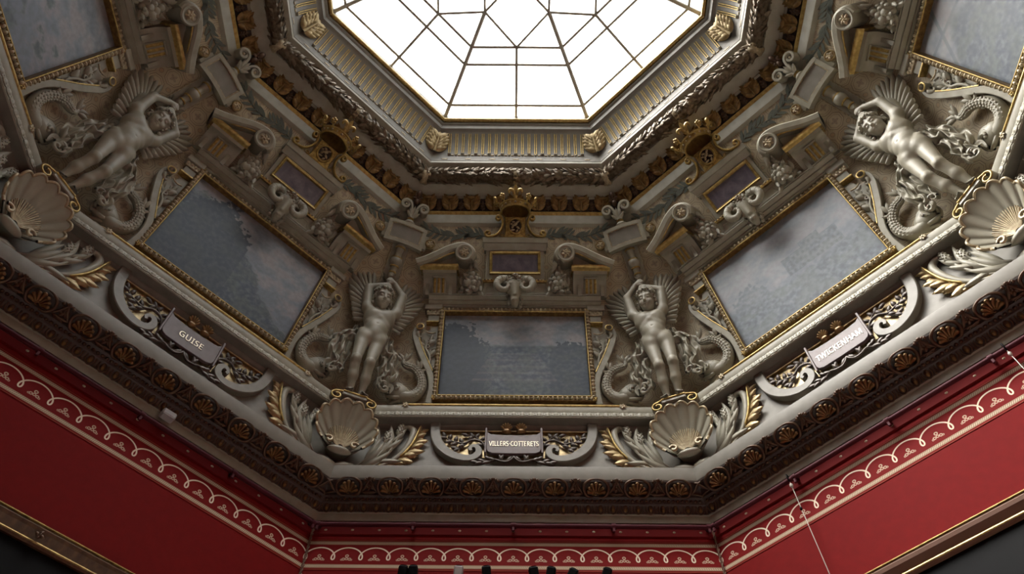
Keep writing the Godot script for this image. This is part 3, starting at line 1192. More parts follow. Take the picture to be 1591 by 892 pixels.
func build_paintings() -> void:
	var pro := [Vector2(0, 0.012), Vector2(0.0, 0.080), Vector2(0.006, 0.088), Vector2(0.013, 0.086), Vector2(0.016, 0.074), Vector2(0.052, 0.074), Vector2(0.056, 0.085), Vector2(0.062, 0.080), Vector2(0.066, 0.045), Vector2(0.058, 0.03), Vector2(0.07, -0.02)]
	var hx := 0.782
	var v0 := 0.022
	var v1 := 1.178
	var subject := {0: "garden landscape with a dark tree", -1: "wooded hillside landscape", 1: "pale landscape with a long house", -2: "dim cloudy landscape", 2: "dim picture of timbered buildings"}
	var where := {0: "above the VILLERS-COTTERETS tablet", -1: "above the GUISE tablet", 1: "above the TWICKENHAM tablet", -2: "in the bay beyond GUISE", 2: "in the bay beyond TWICKENHAM"}
	var proto: Node3D = null
	for k in [0, -1, 1, -2, 2]:
		var o: Node3D
		if proto == null:
			o = bare("framed_painting")
			proto = o
			var cv := MB.new()
			cv.box(Vector3(0, 0.6, 0.008), Vector3(2 * hx + 0.01, v1 - v0 + 0.01, 0.012))
			# front face carries the picture
			cv.quad(Vector3(-hx, v0, 0.015), Vector3(hx, v0, 0.015), Vector3(hx, v1, 0.015), Vector3(-hx, v1, 0.015))
			for i in 4:
				cv.U[cv.U.size() - 4 + i].y = 1.0 - cv.U[cv.U.size() - 4 + i].y
			part(o, "canvas", cv, "tablet", "blue-grey oil painting, a " + subject[0])
			for s in 4:
				var m := MB.new()
				rail(m, hx, v0, v1, pro, s)
				var r := part(o, "frame_rail", m, "gold_old")
				var lip := MB.new()
				var c := [Vector2(-hx - 0.008, v0 - 0.008), Vector2(hx + 0.008, v0 - 0.008), Vector2(hx + 0.008, v1 + 0.008), Vector2(-hx - 0.008, v1 + 0.008)]
				var a: Vector2 = c[s]
				var b: Vector2 = c[(s + 1) % 4]
				lip.tube(pv([[a.x, a.y, 0.086], [b.x, b.y, 0.086]]), 0.008, 6)
				part(r, "inner_lip", lip, "gold")
				var bead := MB.new()
				var d := (b - a).normalized()
				var nrm := Vector2(d.y, -d.x)
				var len := (b - a).length() + 0.05
				var cnt := int(round(len / 0.049))
				for i in cnt:
					var p := a + nrm * 0.026 - d * 0.025 + d * len * (i + 0.5) / cnt
					var bas := Basis(Vector3(d.x, d.y, 0), Vector3(nrm.x, nrm.y, 0), Vector3(0, 0, 1))
					bead.at(Transform3D(bas, Vector3(p.x, p.y, 0.078)))
					bead.ell(Vector3.ZERO, Vector3(0.0195, 0.027, 0.024), 8, 5)
					bead.ell(Vector3(0.0245, 0, 0.004), Vector3(0.006, 0.018, 0.018), 6, 4)
				part(r, "beading", bead, "gold_grey", "row of silvery-gold beads", true)
			for q in [[-1, 0], [1, 0], [1, 1], [-1, 1]]:
				var cor := MB.new()
				rosette(cor, lxf(q[0] * (hx + 0.034), lerpf(v0 - 0.034, v1 + 0.034, q[1]), 0.085), 0.036, 6)
				part(o, "corner_rosette", cor, "gold")
		else:
			o = proto.duplicate()
		var cm := StandardMaterial3D.new()
		cm.resource_name = "canvas_paint"
		cm.albedo_texture = ImageTexture.create_from_image(landscape(k))
		cm.roughness = 0.45
		(o.get_node("canvas") as MeshInstance3D).material_override = cm
		o.get_node("canvas").set_meta("label", "blue-grey oil painting, a " + subject[k])
		put(o, low_plane(k), "%s in beaded gilt frame, %s" % [subject[k], where[k]], "painting", "framed paintings of the ceiling cove")

# ------------------------------------------------------------------ scroll brackets beside the paintings, and dolphins

func mirror(s: float) -> Transform3D:
	return Transform3D(Basis.from_scale(Vector3(s, 1, 1)), Vector3.ZERO)

func make_bracket(s: float) -> Node3D:
	var o := bare("scroll_bracket")
	var mx := mirror(s)
	var line := curve([[1.045, 0.935], [1.075, 0.915], [1.088, 0.86], [1.072, 0.77], [1.008, 0.59], [0.935, 0.42], [0.872, 0.26], [0.853, 0.10], [0.872, -0.08]], 5)
	var m := MB.new()
	m.at(mx)
	m.sweep(line, rect_sec(-0.033, 0.033, 0.0, 0.085))
	part(o, "band", m, "stone")
	m = MB.new().at(mx)
	var inner := PackedVector3Array()
	for i in range(8, line.size() - 12):
		var t := (line[i + 1] - line[i - 1]).normalized()
		inner.append(line[i] + Vector3(t.y, -t.x, 0) * 0.037 * 1.0 + Vector3(0, 0, 0.074))
	m.tube(inner, 0.009, 6)
	part(o, "gilded_edge", m, "gold")
	# curl at the top: a small open trumpet
	m = MB.new()
	m.at(mx * Transform3D(Basis(Vector3.RIGHT, PI / 2), Vector3(1.038, 0.925, 0.03)))
	m.lathe(PackedVector2Array([Vector2(0.03, 0), Vector2(0.034, 0.05), Vector2(0.046, 0.075), Vector2(0.046, 0.085), Vector2(0.034, 0.088), Vector2(0.022, 0.06), Vector2(0.0, 0.055)]), 14)
	m.at(mx)
	m.tube(curve([[1.04, 0.89, 0.08], [1.06, 0.85, 0.085], [1.045, 0.81, 0.075], [1.02, 0.815, 0.07], [1.02, 0.84, 0.07]], 4), [0.016, 0.024, 0.018, 0.012, 0.006], 7)
	part(o, "curl", m, "stone")
	m = MB.new()
	m.at(mx * Transform3D(Basis(Vector3.RIGHT, PI / 2), Vector3(1.038, 0.925, 0.115)))
	m.lathe(PackedVector2Array([Vector2(0.045, 0), Vector2(0.045, 0.005), Vector2(0.036, 0.007), Vector2(0.030, 0.003)]), 14)
	part(o, "curl_rim", m, "gold")
	# filling panel behind the foliage
	m = MB.new().at(mx)
	var poly := PackedVector2Array()
	for p in [[0.84, 0.05], [0.86, 0.10], [0.88, 0.26], [0.94, 0.42], [1.01, 0.60], [1.06, 0.77], [1.05, 0.90], [1.0, 0.90], [0.95, 0.93], [0.93, 1.0], [0.84, 1.02]]:
		poly.append(Vector2(p[0], p[1]))
	m.prism(poly, -0.02, 0.022)
	part(o, "panel", m, "stone")
	# curved gilded fillet under the capital
	m = MB.new().at(mx)
	m.tube(curve([[0.875, 0.90, 0.04], [0.91, 0.885, 0.045], [0.945, 0.89, 0.045], [0.975, 0.915, 0.04]], 4), 0.009, 6)
	part(o, "gilded_fillet", m, "gold_grey")
	# foliage scroll
	m = MB.new().at(mx)
	m.tube(curve([[0.87, 0.20, 0.03], [0.895, 0.30, 0.045], [0.92, 0.40, 0.05], [0.90, 0.48, 0.05], [0.92, 0.58, 0.055], [0.96, 0.66, 0.05], [0.95, 0.74, 0.05], [0.90, 0.77, 0.045]], 5), [0.014, 0.016, 0.014, 0.014, 0.015, 0.013, 0.012, 0.008], 7)
	for q in [[0.90, 0.36, 0.9, 0.13, 0.07], [0.92, 0.42, -0.5, 0.12, 0.06], [0.93, 0.55, 0.7, 0.14, 0.08], [0.955, 0.62, -0.7, 0.13, 0.07], [0.95, 0.72, 0.9, 0.12, 0.08], [0.97, 0.70, -0.9, 0.11, 0.06], [0.92, 0.76, 0.2, 0.11, 0.06], [0.88, 0.27, -0.2, 0.11, 0.05], [0.90, 0.66, 1.6, 0.10, 0.06], [1.0, 0.74, -0.2, 0.10, 0.06]]:
		m.at(mx * lxf(q[0], q[1], 0.025, q[2]))
		m.leaf(q[3], q[4], 0.035, 0.18, 5, 4)
	for q in [[0.945, 0.69, 0.026], [0.91, 0.51, 0.022], [0.965, 0.60, 0.02], [0.93, 0.79, 0.02], [0.90, 0.43, 0.018], [0.985, 0.67, 0.016]]:
		m.at(mx)
		m.tube(spiral(Vector2(q[0], q[1]), q[2], q[2] * 0.3, 0.5, 8.0, 14, 0.045), q[2] * 0.42, 6)
	part(o, "foliage", m, "stone")
	# capital at the frame's upper corner
	m = MB.new().at(mx)
	m.box(Vector3(0.915, 1.245, 0.035), Vector3(0.20, 0.075, 0.13), 0.006)
	m.box(Vector3(0.90, 1.10, 0.015), Vector3(0.14, 0.09, 0.08), 0.005)
	part(o, "capital_block", m, "stone")
	m = MB.new().at(mx)
	m.box(Vector3(0.905, 1.178, 0.022), Vector3(0.165, 0.06, 0.10), 0.004)
	for i in 4:
		m.at(mx * Transform3D(Basis(Vector3(0, 0, 1), PI), Vector3(0.85 + i * 0.042, 1.205, 0.074)))
		m.leaf(0.05, 0.036, 0.012, 0.1, 3, 4)
	part(o, "carved_necking", m, "gold_grey")
	m = MB.new().at(mx)
	m.box(Vector3(0.905, 1.045, 0.022), Vector3(0.16, 0.018, 0.10), 0.004)
	part(o, "gilded_astragal", m, "gold")
	return o

func make_dolphin(s: float) -> Node3D:
	var o := bare("dolphin_relief")
	var mx := mirror(s)
	var m := MB.new().at(mx)
	var path := curve([[1.17, 0.01, 0.07], [1.08, -0.01, 0.07], [0.985, 0.05, 0.065], [0.955, 0.16, 0.06], [0.985, 0.28, 0.06], [1.06, 0.37, 0.06], [1.13, 0.40, 0.06], [1.175, 0.435, 0.065], [1.17, 0.485, 0.07]], 7)
	m.tube(path, [Vector2(0.08, 0.07), Vector2(0.068, 0.066), Vector2(0.056, 0.056), Vector2(0.052, 0.05), Vector2(0.048, 0.046), Vector2(0.042, 0.042), Vector2(0.034, 0.036), Vector2(0.026, 0.03), Vector2(0.018, 0.02)], 12)
	part(o, "body", m, "stone")
	# scales along the back
	m = MB.new()
	for i in range(8, path.size() - 12, 2):
		var t := (path[i + 1] - path[i - 1]).normalized()
		var n := Vector3(-t.y, t.x, 0)
		for q in [-0.7, -0.25, 0.25, 0.7]:
			var off := 0.05 * (1.0 - 0.45 * i / path.size())
			m.at(mx * Transform3D(Basis(n, t, Vector3(0, 0, 1)), path[i] + n * q * off * 1.15 + Vector3(0, 0, (0.056 - 0.03 * q * q) * (1.0 - 0.4 * i / path.size()) + 0.004)))
			m.ell(Vector3.ZERO, Vector3(0.012, 0.014, 0.006), 6, 4)
	part(o, "scales", m, "stone", "", true)
	# head: brow swirls, eye, open mouth
	m = MB.new().at(mx)
	m.ell(Vector3(1.185, 0.035, 0.075), Vector3(0.118, 0.10, 0.075), 14, 8)
	for q in 4:
		m.tube(spiral(Vector2(1.205, 0.05), 0.118 - q * 0.024, 0.08 - q * 0.02, -0.9 + q * 0.25, 2.9 + q * 0.2, 14, 0.10 + q * 0.016), 0.017, 6)
	m.ell(Vector3(1.20, 0.04, 0.145), Vector3(0.022, 0.022, 0.016), 8, 6)
	m.tube(curve([[1.16, -0.03, 0.11], [1.22, -0.045, 0.12], [1.285, -0.02, 0.10], [1.315, 0.02, 0.08]], 4), [0.018, 0.022, 0.02, 0.012], 7)
	m.tube(curve([[1.16, -0.06, 0.09], [1.22, -0.085, 0.09], [1.28, -0.10, 0.07]], 4), [0.016, 0.02, 0.012], 7)
	part(o, "head", m, "stone")
	m = MB.new()
	for q in [[1.10, 0.03, 0.10, 0.6, 0.13], [1.09, -0.03, 0.10, 1.2, 0.12], [1.09, -0.06, 0.08, 1.9, 0.12], [1.12, 0.10, 0.09, 0.1, 0.12]]:
		m.at(mx * lxf(q[0], q[1], q[2], q[3] - PI + 0.6))
		m.leaf(q[4], 0.06, 0.022, 0.15, 4, 4)
	part(o, "gill_fins", m, "stone")
	m = MB.new()
	for q in [[1.03, 0.30, 1.2, 0.12], [1.02, 0.27, 1.7, 0.11], [1.03, 0.25, 2.2, 0.09], [1.0, 0.36, -0.3, 0.11], [0.99, 0.37, 0.1, 0.10]]:
		m.at(mx * lxf(q[0], q[1], 0.07, q[2]))
		m.leaf(q[3], 0.05, 0.02, 0.25, 4, 4)
	part(o, "side_fins", m, "stone")
	m = MB.new()
	for q in [[-0.95, 0.15, 0.06], [-0.45, 0.12, 0.05], [0.35, 0.10, 0.045], [0.85, 0.13, 0.05]]:
		m.at(mx * lxf(1.17, 0.465, 0.075, q[0]))
		m.leaf(q[1], q[2], 0.02, 0.2, 5, 4, 0, 0.15)
	part(o, "tail_fin", m, "stone")
	return o

func build_brackets() -> void:
	for s in [-1, 1]:
		var br := make_bracket(s)
		var dl := make_dolphin(s)
		var first := true
		for k in [0, -1, 1, -2, 2]:
			var b: Node3D = br if first else br.duplicate()
			var d: Node3D = dl if first else dl.duplicate()
			first = false
			var w := side_name(k, s)
			put(b, low_plane(k), "stone scroll bracket with foliage beside painting, " + w, "bracket", "scroll brackets flanking the paintings")
			put(d, low_plane(k), "carved stone dolphin curling by painting, " + w, "relief", "dolphin reliefs flanking the paintings")

# ------------------------------------------------------------------ broken pediments

func along_x() -> Transform3D:  # prism profile (x = out of the wall, y = up the wall), run along x
	return Transform3D(Basis(Vector3(0, 0, 1), Vector3(0, 1, 0), Vector3(-1, 0, 0)), Vector3.ZERO)

func v2(a: Array) -> PackedVector2Array:
	var o := PackedVector2Array()
	for q in a: o.append(Vector2(q[0], q[1]))
	return o

func make_pediment() -> Node3D:
	var o := bare("broken_pediment")
	# the main cornice is level, so it is set upright within the leaning pediment
	var level := Transform3D(Basis(Vector3.RIGHT, -deg_to_rad(TILT_HIGH)), Vector3.ZERO)
	var m := MB.new().at(level * along_x())
	m.prism(v2([[-0.10, -0.052], [0.060, -0.052], [0.062, -0.030], [0.108, -0.029], [0.110, -0.008], [0.122, -0.006], [0.132, 0.0], [0.160, 0.002], [0.162, 0.018], [0.172, 0.020], [0.172, 0.030], [-0.02, 0.11], [-0.10, 0.11]]), -0.975, 0.975)
	part(o, "cornice", m, "stone")
	for s in [-1.0, 1.0]:
		var mx := mirror(s)
		m = MB.new().at(mx * along_x())
		m.prism(v2([[-0.1, 0.10], [0.09, 0.10], [0.10, 0.29], [0.15, 0.335], [0.20, 0.345], [0.205, 0.378], [-0.1, 0.385]]), -1.045, -0.665)
		part(o, "entablature_block", m, "stone")
		m = MB.new().at(mx * along_x())
		m.prism(v2([[-0.1, 0.38], [0.205, 0.38], [0.215, 0.395], [0.235, 0.40], [0.25, 0.425], [0.25, 0.438], [-0.1, 0.445]]), -1.075, -0.64)
		part(o, "gilded_crown_moulding", m, "gold")
		# triglyph: block with three gilded flutes
		m = MB.new().at(mx)
		m.box(Vector3(0.863, 0.215, 0.10), Vector3(0.145, 0.20, 0.08), 0.005)
		m.box(Vector3(0.863, 0.312, 0.115), Vector3(0.155, 0.02, 0.085), 0.004)
		var tg := part(o, "triglyph", m, "stone")
		for i in 3:
			m = MB.new().at(mx)
			m.tube(pv([[0.815 + i * 0.048, 0.125, 0.135], [0.815 + i * 0.048, 0.30, 0.138]]), 0.017, 8)
			part(tg, "gilded_flute", m, "gold")
		for q in [-1.0, 1.0]:
			m = MB.new().at(mx * Transform3D(Basis(Vector3.UP, -PI / 2), Vector3(0.863 + q * 0.13 + 0.02, 0, 0)))
			m.prism(v2([[0.0, 0.10], [0.15, 0.10], [0.13, 0.16], [0.10, 0.24], [0.09, 0.30], [0.0, 0.30]]), 0.0, 0.04)
			part(o, "console", m, "stone")
		# swan neck and its volute
		var path := curve([[1.115, 0.455], [0.99, 0.50], [0.85, 0.57], [0.725, 0.632], [0.60, 0.658], [0.515, 0.622], [0.478, 0.555], [0.505, 0.49]], 6)
		m = MB.new().at(mx)
		m.sweep(path, PackedVector2Array([Vector2(-0.038, -0.08), Vector2(0.06, -0.08), Vector2(0.06, 0.23), Vector2(0.052, 0.268), Vector2(0.03, 0.288), Vector2(-0.02, 0.288), Vector2(-0.038, 0.265)]))
		part(o, "swan_neck", m, "stone")
		m = MB.new().at(mx)
		m.tube(curve([[1.03, 0.452, 0.235], [0.90, 0.492, 0.24], [0.78, 0.552, 0.24], [0.69, 0.585, 0.24]], 5), 0.017, 6)
		part(o, "gilded_strip", m, "gold")
		m = MB.new().at(mx)
		m.prism(v2([[0.66, 0.44], [0.98, 0.44], [0.87, 0.51], [0.76, 0.57], [0.68, 0.60]]), -0.05, 0.13)
		part(o, "tympanum", m, "stone")
		m = MB.new().at(mx * Transform3D(Basis(Vector3.RIGHT, PI / 2), Vector3(0.574, 0.565, 0)))
		m.lathe(PackedVector2Array([Vector2(0.10, -0.08), Vector2(0.098, 0.20), Vector2(0.104, 0.26), Vector2(0.104, 0.285), Vector2(0.092, 0.298), Vector2(0.076, 0.294), Vector2(0.068, 0.276), Vector2(0.0, 0.272)]), 24)
		var vo := part(o, "volute", m, "stone")
		m = MB.new()
		rosette(m, mx * lxf(0.574, 0.565, 0.278), 0.058, 6)
		part(vo, "rosette", m, "gold_grey")
		m = MB.new()
		for q in [[0.47, 0.53, 2.9, 0.13], [0.462, 0.50, 2.7, 0.11], [0.47, 0.47, 2.5, 0.12], [0.48, 0.575, 2.9, 0.10]]:
			m.at(mx * Transform3D(Basis(Vector3(0, 0, 1), q[2]) * Basis(Vector3.UP, -0.9), Vector3(q[0], q[1], 0.18)))
			m.leaf(q[3], 0.06, 0.025, 0.2, 4, 4)
		part(o, "clasping_leaves", m, "stone")
	return o

func make_fruit(s: float) -> Node3D:
	var o := bare("fruit_garland")
	var mx := mirror(s)
	var rng := RandomNumberGenerator.new()
	rng.seed = 31
	var fruits := [[0.497, 0.43, 0.15, 0.026], [0.505, 0.39, 0.16, 0.030], [0.47, 0.375, 0.16, 0.028], [0.53, 0.35, 0.15, 0.036], [0.485, 0.33, 0.19, 0.038], [0.44, 0.33, 0.15, 0.030],
		[0.545, 0.30, 0.17, 0.042], [0.50, 0.275, 0.20, 0.040], [0.445, 0.28, 0.18, 0.036], [0.405, 0.29, 0.13, 0.030], [0.535, 0.225, 0.20, 0.054], [0.465, 0.22, 0.20, 0.044], [0.415, 0.235, 0.16, 0.034],
		[0.575, 0.24, 0.12, 0.030], [0.59, 0.18, 0.13, 0.032], [0.505, 0.165, 0.20, 0.036], [0.445, 0.165, 0.18, 0.038], [0.40, 0.18, 0.14, 0.028], [0.55, 0.155, 0.16, 0.03], [0.62, 0.14, 0.10, 0.026]]
	for q in fruits:
		var m := MB.new().at(mx)
		var b := Basis(Vector3(1, 0.3, 0.2).normalized(), rng.randf_range(-0.8, 0.8))
		m.ell(Vector3(q[0], q[1], q[2]), Vector3(q[3], q[3] * rng.randf_range(0.95, 1.15), q[3]), 10, 7, b)
		m.ell(Vector3(q[0], q[1], q[2]) + b * Vector3(0, -q[3] * 0.2, q[3] * 0.98), Vector3.ONE * q[3] * 0.22, 6, 4)
		part(o, "fruit", m, "stone")
	for i in 16:
		var m := MB.new()
		var f: Array = fruits[rng.randi() % fruits.size()]
		m.at(mx * Transform3D(Basis(Vector3(0, 0, 1), rng.randf_range(-3, 3)) * Basis(Vector3.RIGHT, rng.randf_range(0.1, 0.7)), Vector3(f[0] + rng.randf_range(-0.03, 0.03), f[1] - 0.02, f[2] - 0.01)))
		m.leaf(rng.randf_range(0.09, 0.12), 0.05, 0.018, 0.2, 4, 4)
		part(o, "leaf", m, "stone")
	var m := MB.new().at(mx)
	m.tube(curve([[0.51, 0.50, 0.14], [0.50, 0.42, 0.12], [0.52, 0.30, 0.10], [0.50, 0.14, 0.08]], 4), [0.012, 0.02, 0.06, 0.05], 8)
	part(o, "stalk", m, "stone")
	return o

func build_pediments() -> void:
	var p := make_pediment()
	var fr := [make_fruit(-1), make_fruit(1)]
	var first := true
	for k in [0, -1, 1, -2, 2]:
		put(p if first else p.duplicate(), high_plane(k), "grey broken pediment with two scrolled volutes and gilded mouldings, " + bay_name(k), "pediment", "broken pediments over the paintings")
		for i in 2:
			put(fr[i] if first else fr[i].duplicate(), high_plane(k), "carved stone fruit garland hanging under volute, " + side_name(k, i * 2 - 1), "garland", "fruit garlands under the volutes")
		first = false

# ------------------------------------------------------------------ attic plaques, ram heads

func make_attic() -> Node3D:
	var o := bare("marble_plaque")
	var m := MB.new()
	m.box(Vector3(0, 0.765, 0.02), Vector3(0.752, 0.07, 0.32), 0.006)
	part(o, "cap_slab", m, "stone")
	m = MB.new().at(along_x())
	m.prism(v2([[-0.1, 0.66], [0.115, 0.66], [0.125, 0.68], [0.15, 0.715], [0.16, 0.735], [-0.1, 0.735]]), -0.36, 0.36)
	part(o, "bed_moulding", m, "stone")
	m = MB.new()
	m.box(Vector3(0, 0.48, -0.01), Vector3(0.672, 0.40, 0.23), 0.005)
	part(o, "block", m, "stone")
	m = MB.new()
	m.box(Vector3(0, 0.505, 0.107), Vector3(0.522, 0.21, 0.008))
	part(o, "marble_panel", m, "marble", "veined purple-grey marble panel")
	for s in 4:
		m = MB.new()
		rail(m, 0.258, 0.40, 0.61, [Vector2(0, 0.105), Vector2(0.004, 0.125), Vector2(0.012, 0.135), Vector2(0.018, 0.132), Vector2(0.03, 0.138), Vector2(0.036, 0.13), Vector2(0.038, 0.10)], s)
		part(o, "gilded_rail", m, "gold")
	m = MB.new()
	m.tube(pv([[-0.365, 0.284, 0.135], [0.365, 0.284, 0.135]]), 0.012, 8)
	m.box(Vector3(0, 0.268, 0.06), Vector3(0.72, 0.012, 0.17))
	part(o, "gilded_rod", m, "gold")
	m = MB.new()
	for i in 19:
		m.ell(Vector3(-0.342 + i * 0.038, 0.29, 0.136), Vector3(0.016, 0.014, 0.016), 7, 5)
	part(o, "beads", m, "pewter", "", true)
	m = MB.new()
	m.prism(v2([[-0.42, 0.105], [0.42, 0.105], [0.39, 0.14], [0.37, 0.18], [0.358, 0.23], [0.358, 0.262], [-0.358, 0.262], [-0.358, 0.23], [-0.37, 0.18], [-0.39, 0.14]]), -0.1, 0.105, 0.006)
	part(o, "pedestal", m, "stone")
	for s in [-1.0, 1.0]:
		m = MB.new().at(mirror(s))
		m.tube(pv([[0.16, 0.135, 0.106], [0.35, 0.135, 0.106], [0.33, 0.17, 0.106], [0.322, 0.215, 0.106], [0.16, 0.215, 0.106]]), 0.006, 5, Vector3(0, 0, 1), true, true)
		part(o, "panel_edge", m, "stone")
	return o

func make_ram() -> Node3D:
	var o := bare("ram_head")
	var f := Field.new(Vector3(-0.13, -0.11, 0.03), Vector3(0.13, 0.31, 0.40), 0.009)
	f.cap(Vector3(0, 0.20, 0.12), Vector3(0, 0.20, 0.22), 0.085, 0.085, 0.03)
	f.cap(Vector3(0, 0.17, 0.26), Vector3(0, -0.02, 0.30), 0.070, 0.042, 0.03)
	f.cap(Vector3(0, 0.20, 0.29), Vector3(0, 0.05, 0.34), 0.035, 0.022, 0.02)
	f.cap(Vector3(0, -0.01, 0.30), Vector3(0, -0.055, 0.285), 0.046, 0.036, 0.02)
	for s in [-1.0, 1.0]:
		f.cap(Vector3(s * 0.06, 0.175, 0.27), Vector3(s * 0.05, 0.195, 0.285), 0.026, 0.026, 0.015)
		f.cap(Vector3(s * 0.045, 0.09, 0.27), Vector3(s * 0.055, 0.15, 0.25), 0.035, 0.04, 0.02)
		f.cap(Vector3(s * 0.022, -0.025, 0.335), Vector3(s * 0.018, -0.01, 0.34), 0.012, 0.012, 0.01)
		f.carve(Vector3(s * 0.018, -0.03, 0.35), 0.013, 0.006)
		f.carve(Vector3(s * 0.085, 0.168, 0.295), 0.016, 0.006)
	f.carve(Vector3(0, -0.062, 0.335), 0.012, 0.006)
	var m := MB.new()
	f.mesh_into(m)
	part(o, "head", m, "stone")
	for s in [-1.0, 1.0]:
		m = MB.new().at(mirror(s))
		var pth := PackedVector3Array()
		for i in 27:
			var t := i / 26.0
			var a := 2.3 - t * 7.2
			var r := 0.088 - 0.045 * t
			pth.append(Vector3(0.125 + r * cos(a), 0.185 + r * sin(a) - 0.02 * t, 0.20 + 0.08 * sin(t * PI) + 0.05 * t))
		m.tube(pth, [0.036, 0.044, 0.042, 0.036, 0.028, 0.018, 0.006], 10)
		var h := part(o, "horn", m, "stone")
		m = MB.new().at(mirror(s))
		for i in range(2, 24, 2):
			var t := (pth[i + 1] - pth[i - 1]).normalized()
			var r := 0.044 - 0.036 * pow(i / 26.0, 1.3)
			var ring := PackedVector3Array()
			var sd := t.cross(Vector3(0, 0, 1)).normalized()
			var up := sd.cross(t)
			for q in 10: ring.append(pth[i] + (sd * cos(TAU * q / 10) + up * sin(TAU * q / 10)) * r)
			m.tube(ring, 0.008, 5, t, false, true)
		part(h, "ridges", m, "stone", "", true)
		m = MB.new().at(mirror(s) * Transform3D(Basis(Vector3(0, 0, 1), -2.0) * Basis(Vector3.RIGHT, 0.3), Vector3(0.07, 0.13, 0.27)))
		m.leaf(0.11, 0.05, 0.02, 0.1, 4, 4)
		part(o, "ear", m, "stone")
	var rng := RandomNumberGenerator.new()
	rng.seed = 77
	m = MB.new()
	for i in 46:
		var a := rng.randf_range(-1.2, 1.2)
		m.ell(Vector3(sin(a) * rng.randf_range(0.0, 0.075), 0.25 + rng.randf_range(-0.045, 0.04), rng.randf_range(0.25, 0.315)), Vector3.ONE * rng.randf_range(0.012, 0.02), 6, 4)
	for i in 30:
		var s := 1.0 if i % 2 == 0 else -1.0
		m.ell(Vector3(s * rng.randf_range(0.05, 0.085), rng.randf_range(-0.08, 0.10), rng.randf_range(0.20, 0.29)), Vector3.ONE * rng.randf_range(0.013, 0.022), 6, 4)
	part(o, "fleece", m, "stone", "", true)
	m = MB.new()
	rosette(m, lxf(0, 0.262, 0.32), 0.045, 5)
	part(o, "forehead_flower", m, "pewter")
	return o

func build_attics() -> void:
	var a := make_attic()
	var r := make_ram()
	var first := true
	for k in [0, -1, 1, -2, 2]:
		put(a if first else a.duplicate(), high_plane(k), "purple-grey marble plaque in gilded frame on stone block, " + bay_name(k), "plaque", "marble plaques between the volutes")
		put(r if first else r.duplicate(), high_plane(k), "carved ram head with curled horns over painting, " + bay_name(k), "carving", "ram heads below the marble plaques")
		first = false

# ------------------------------------------------------------------ crowned crests and painted laurel

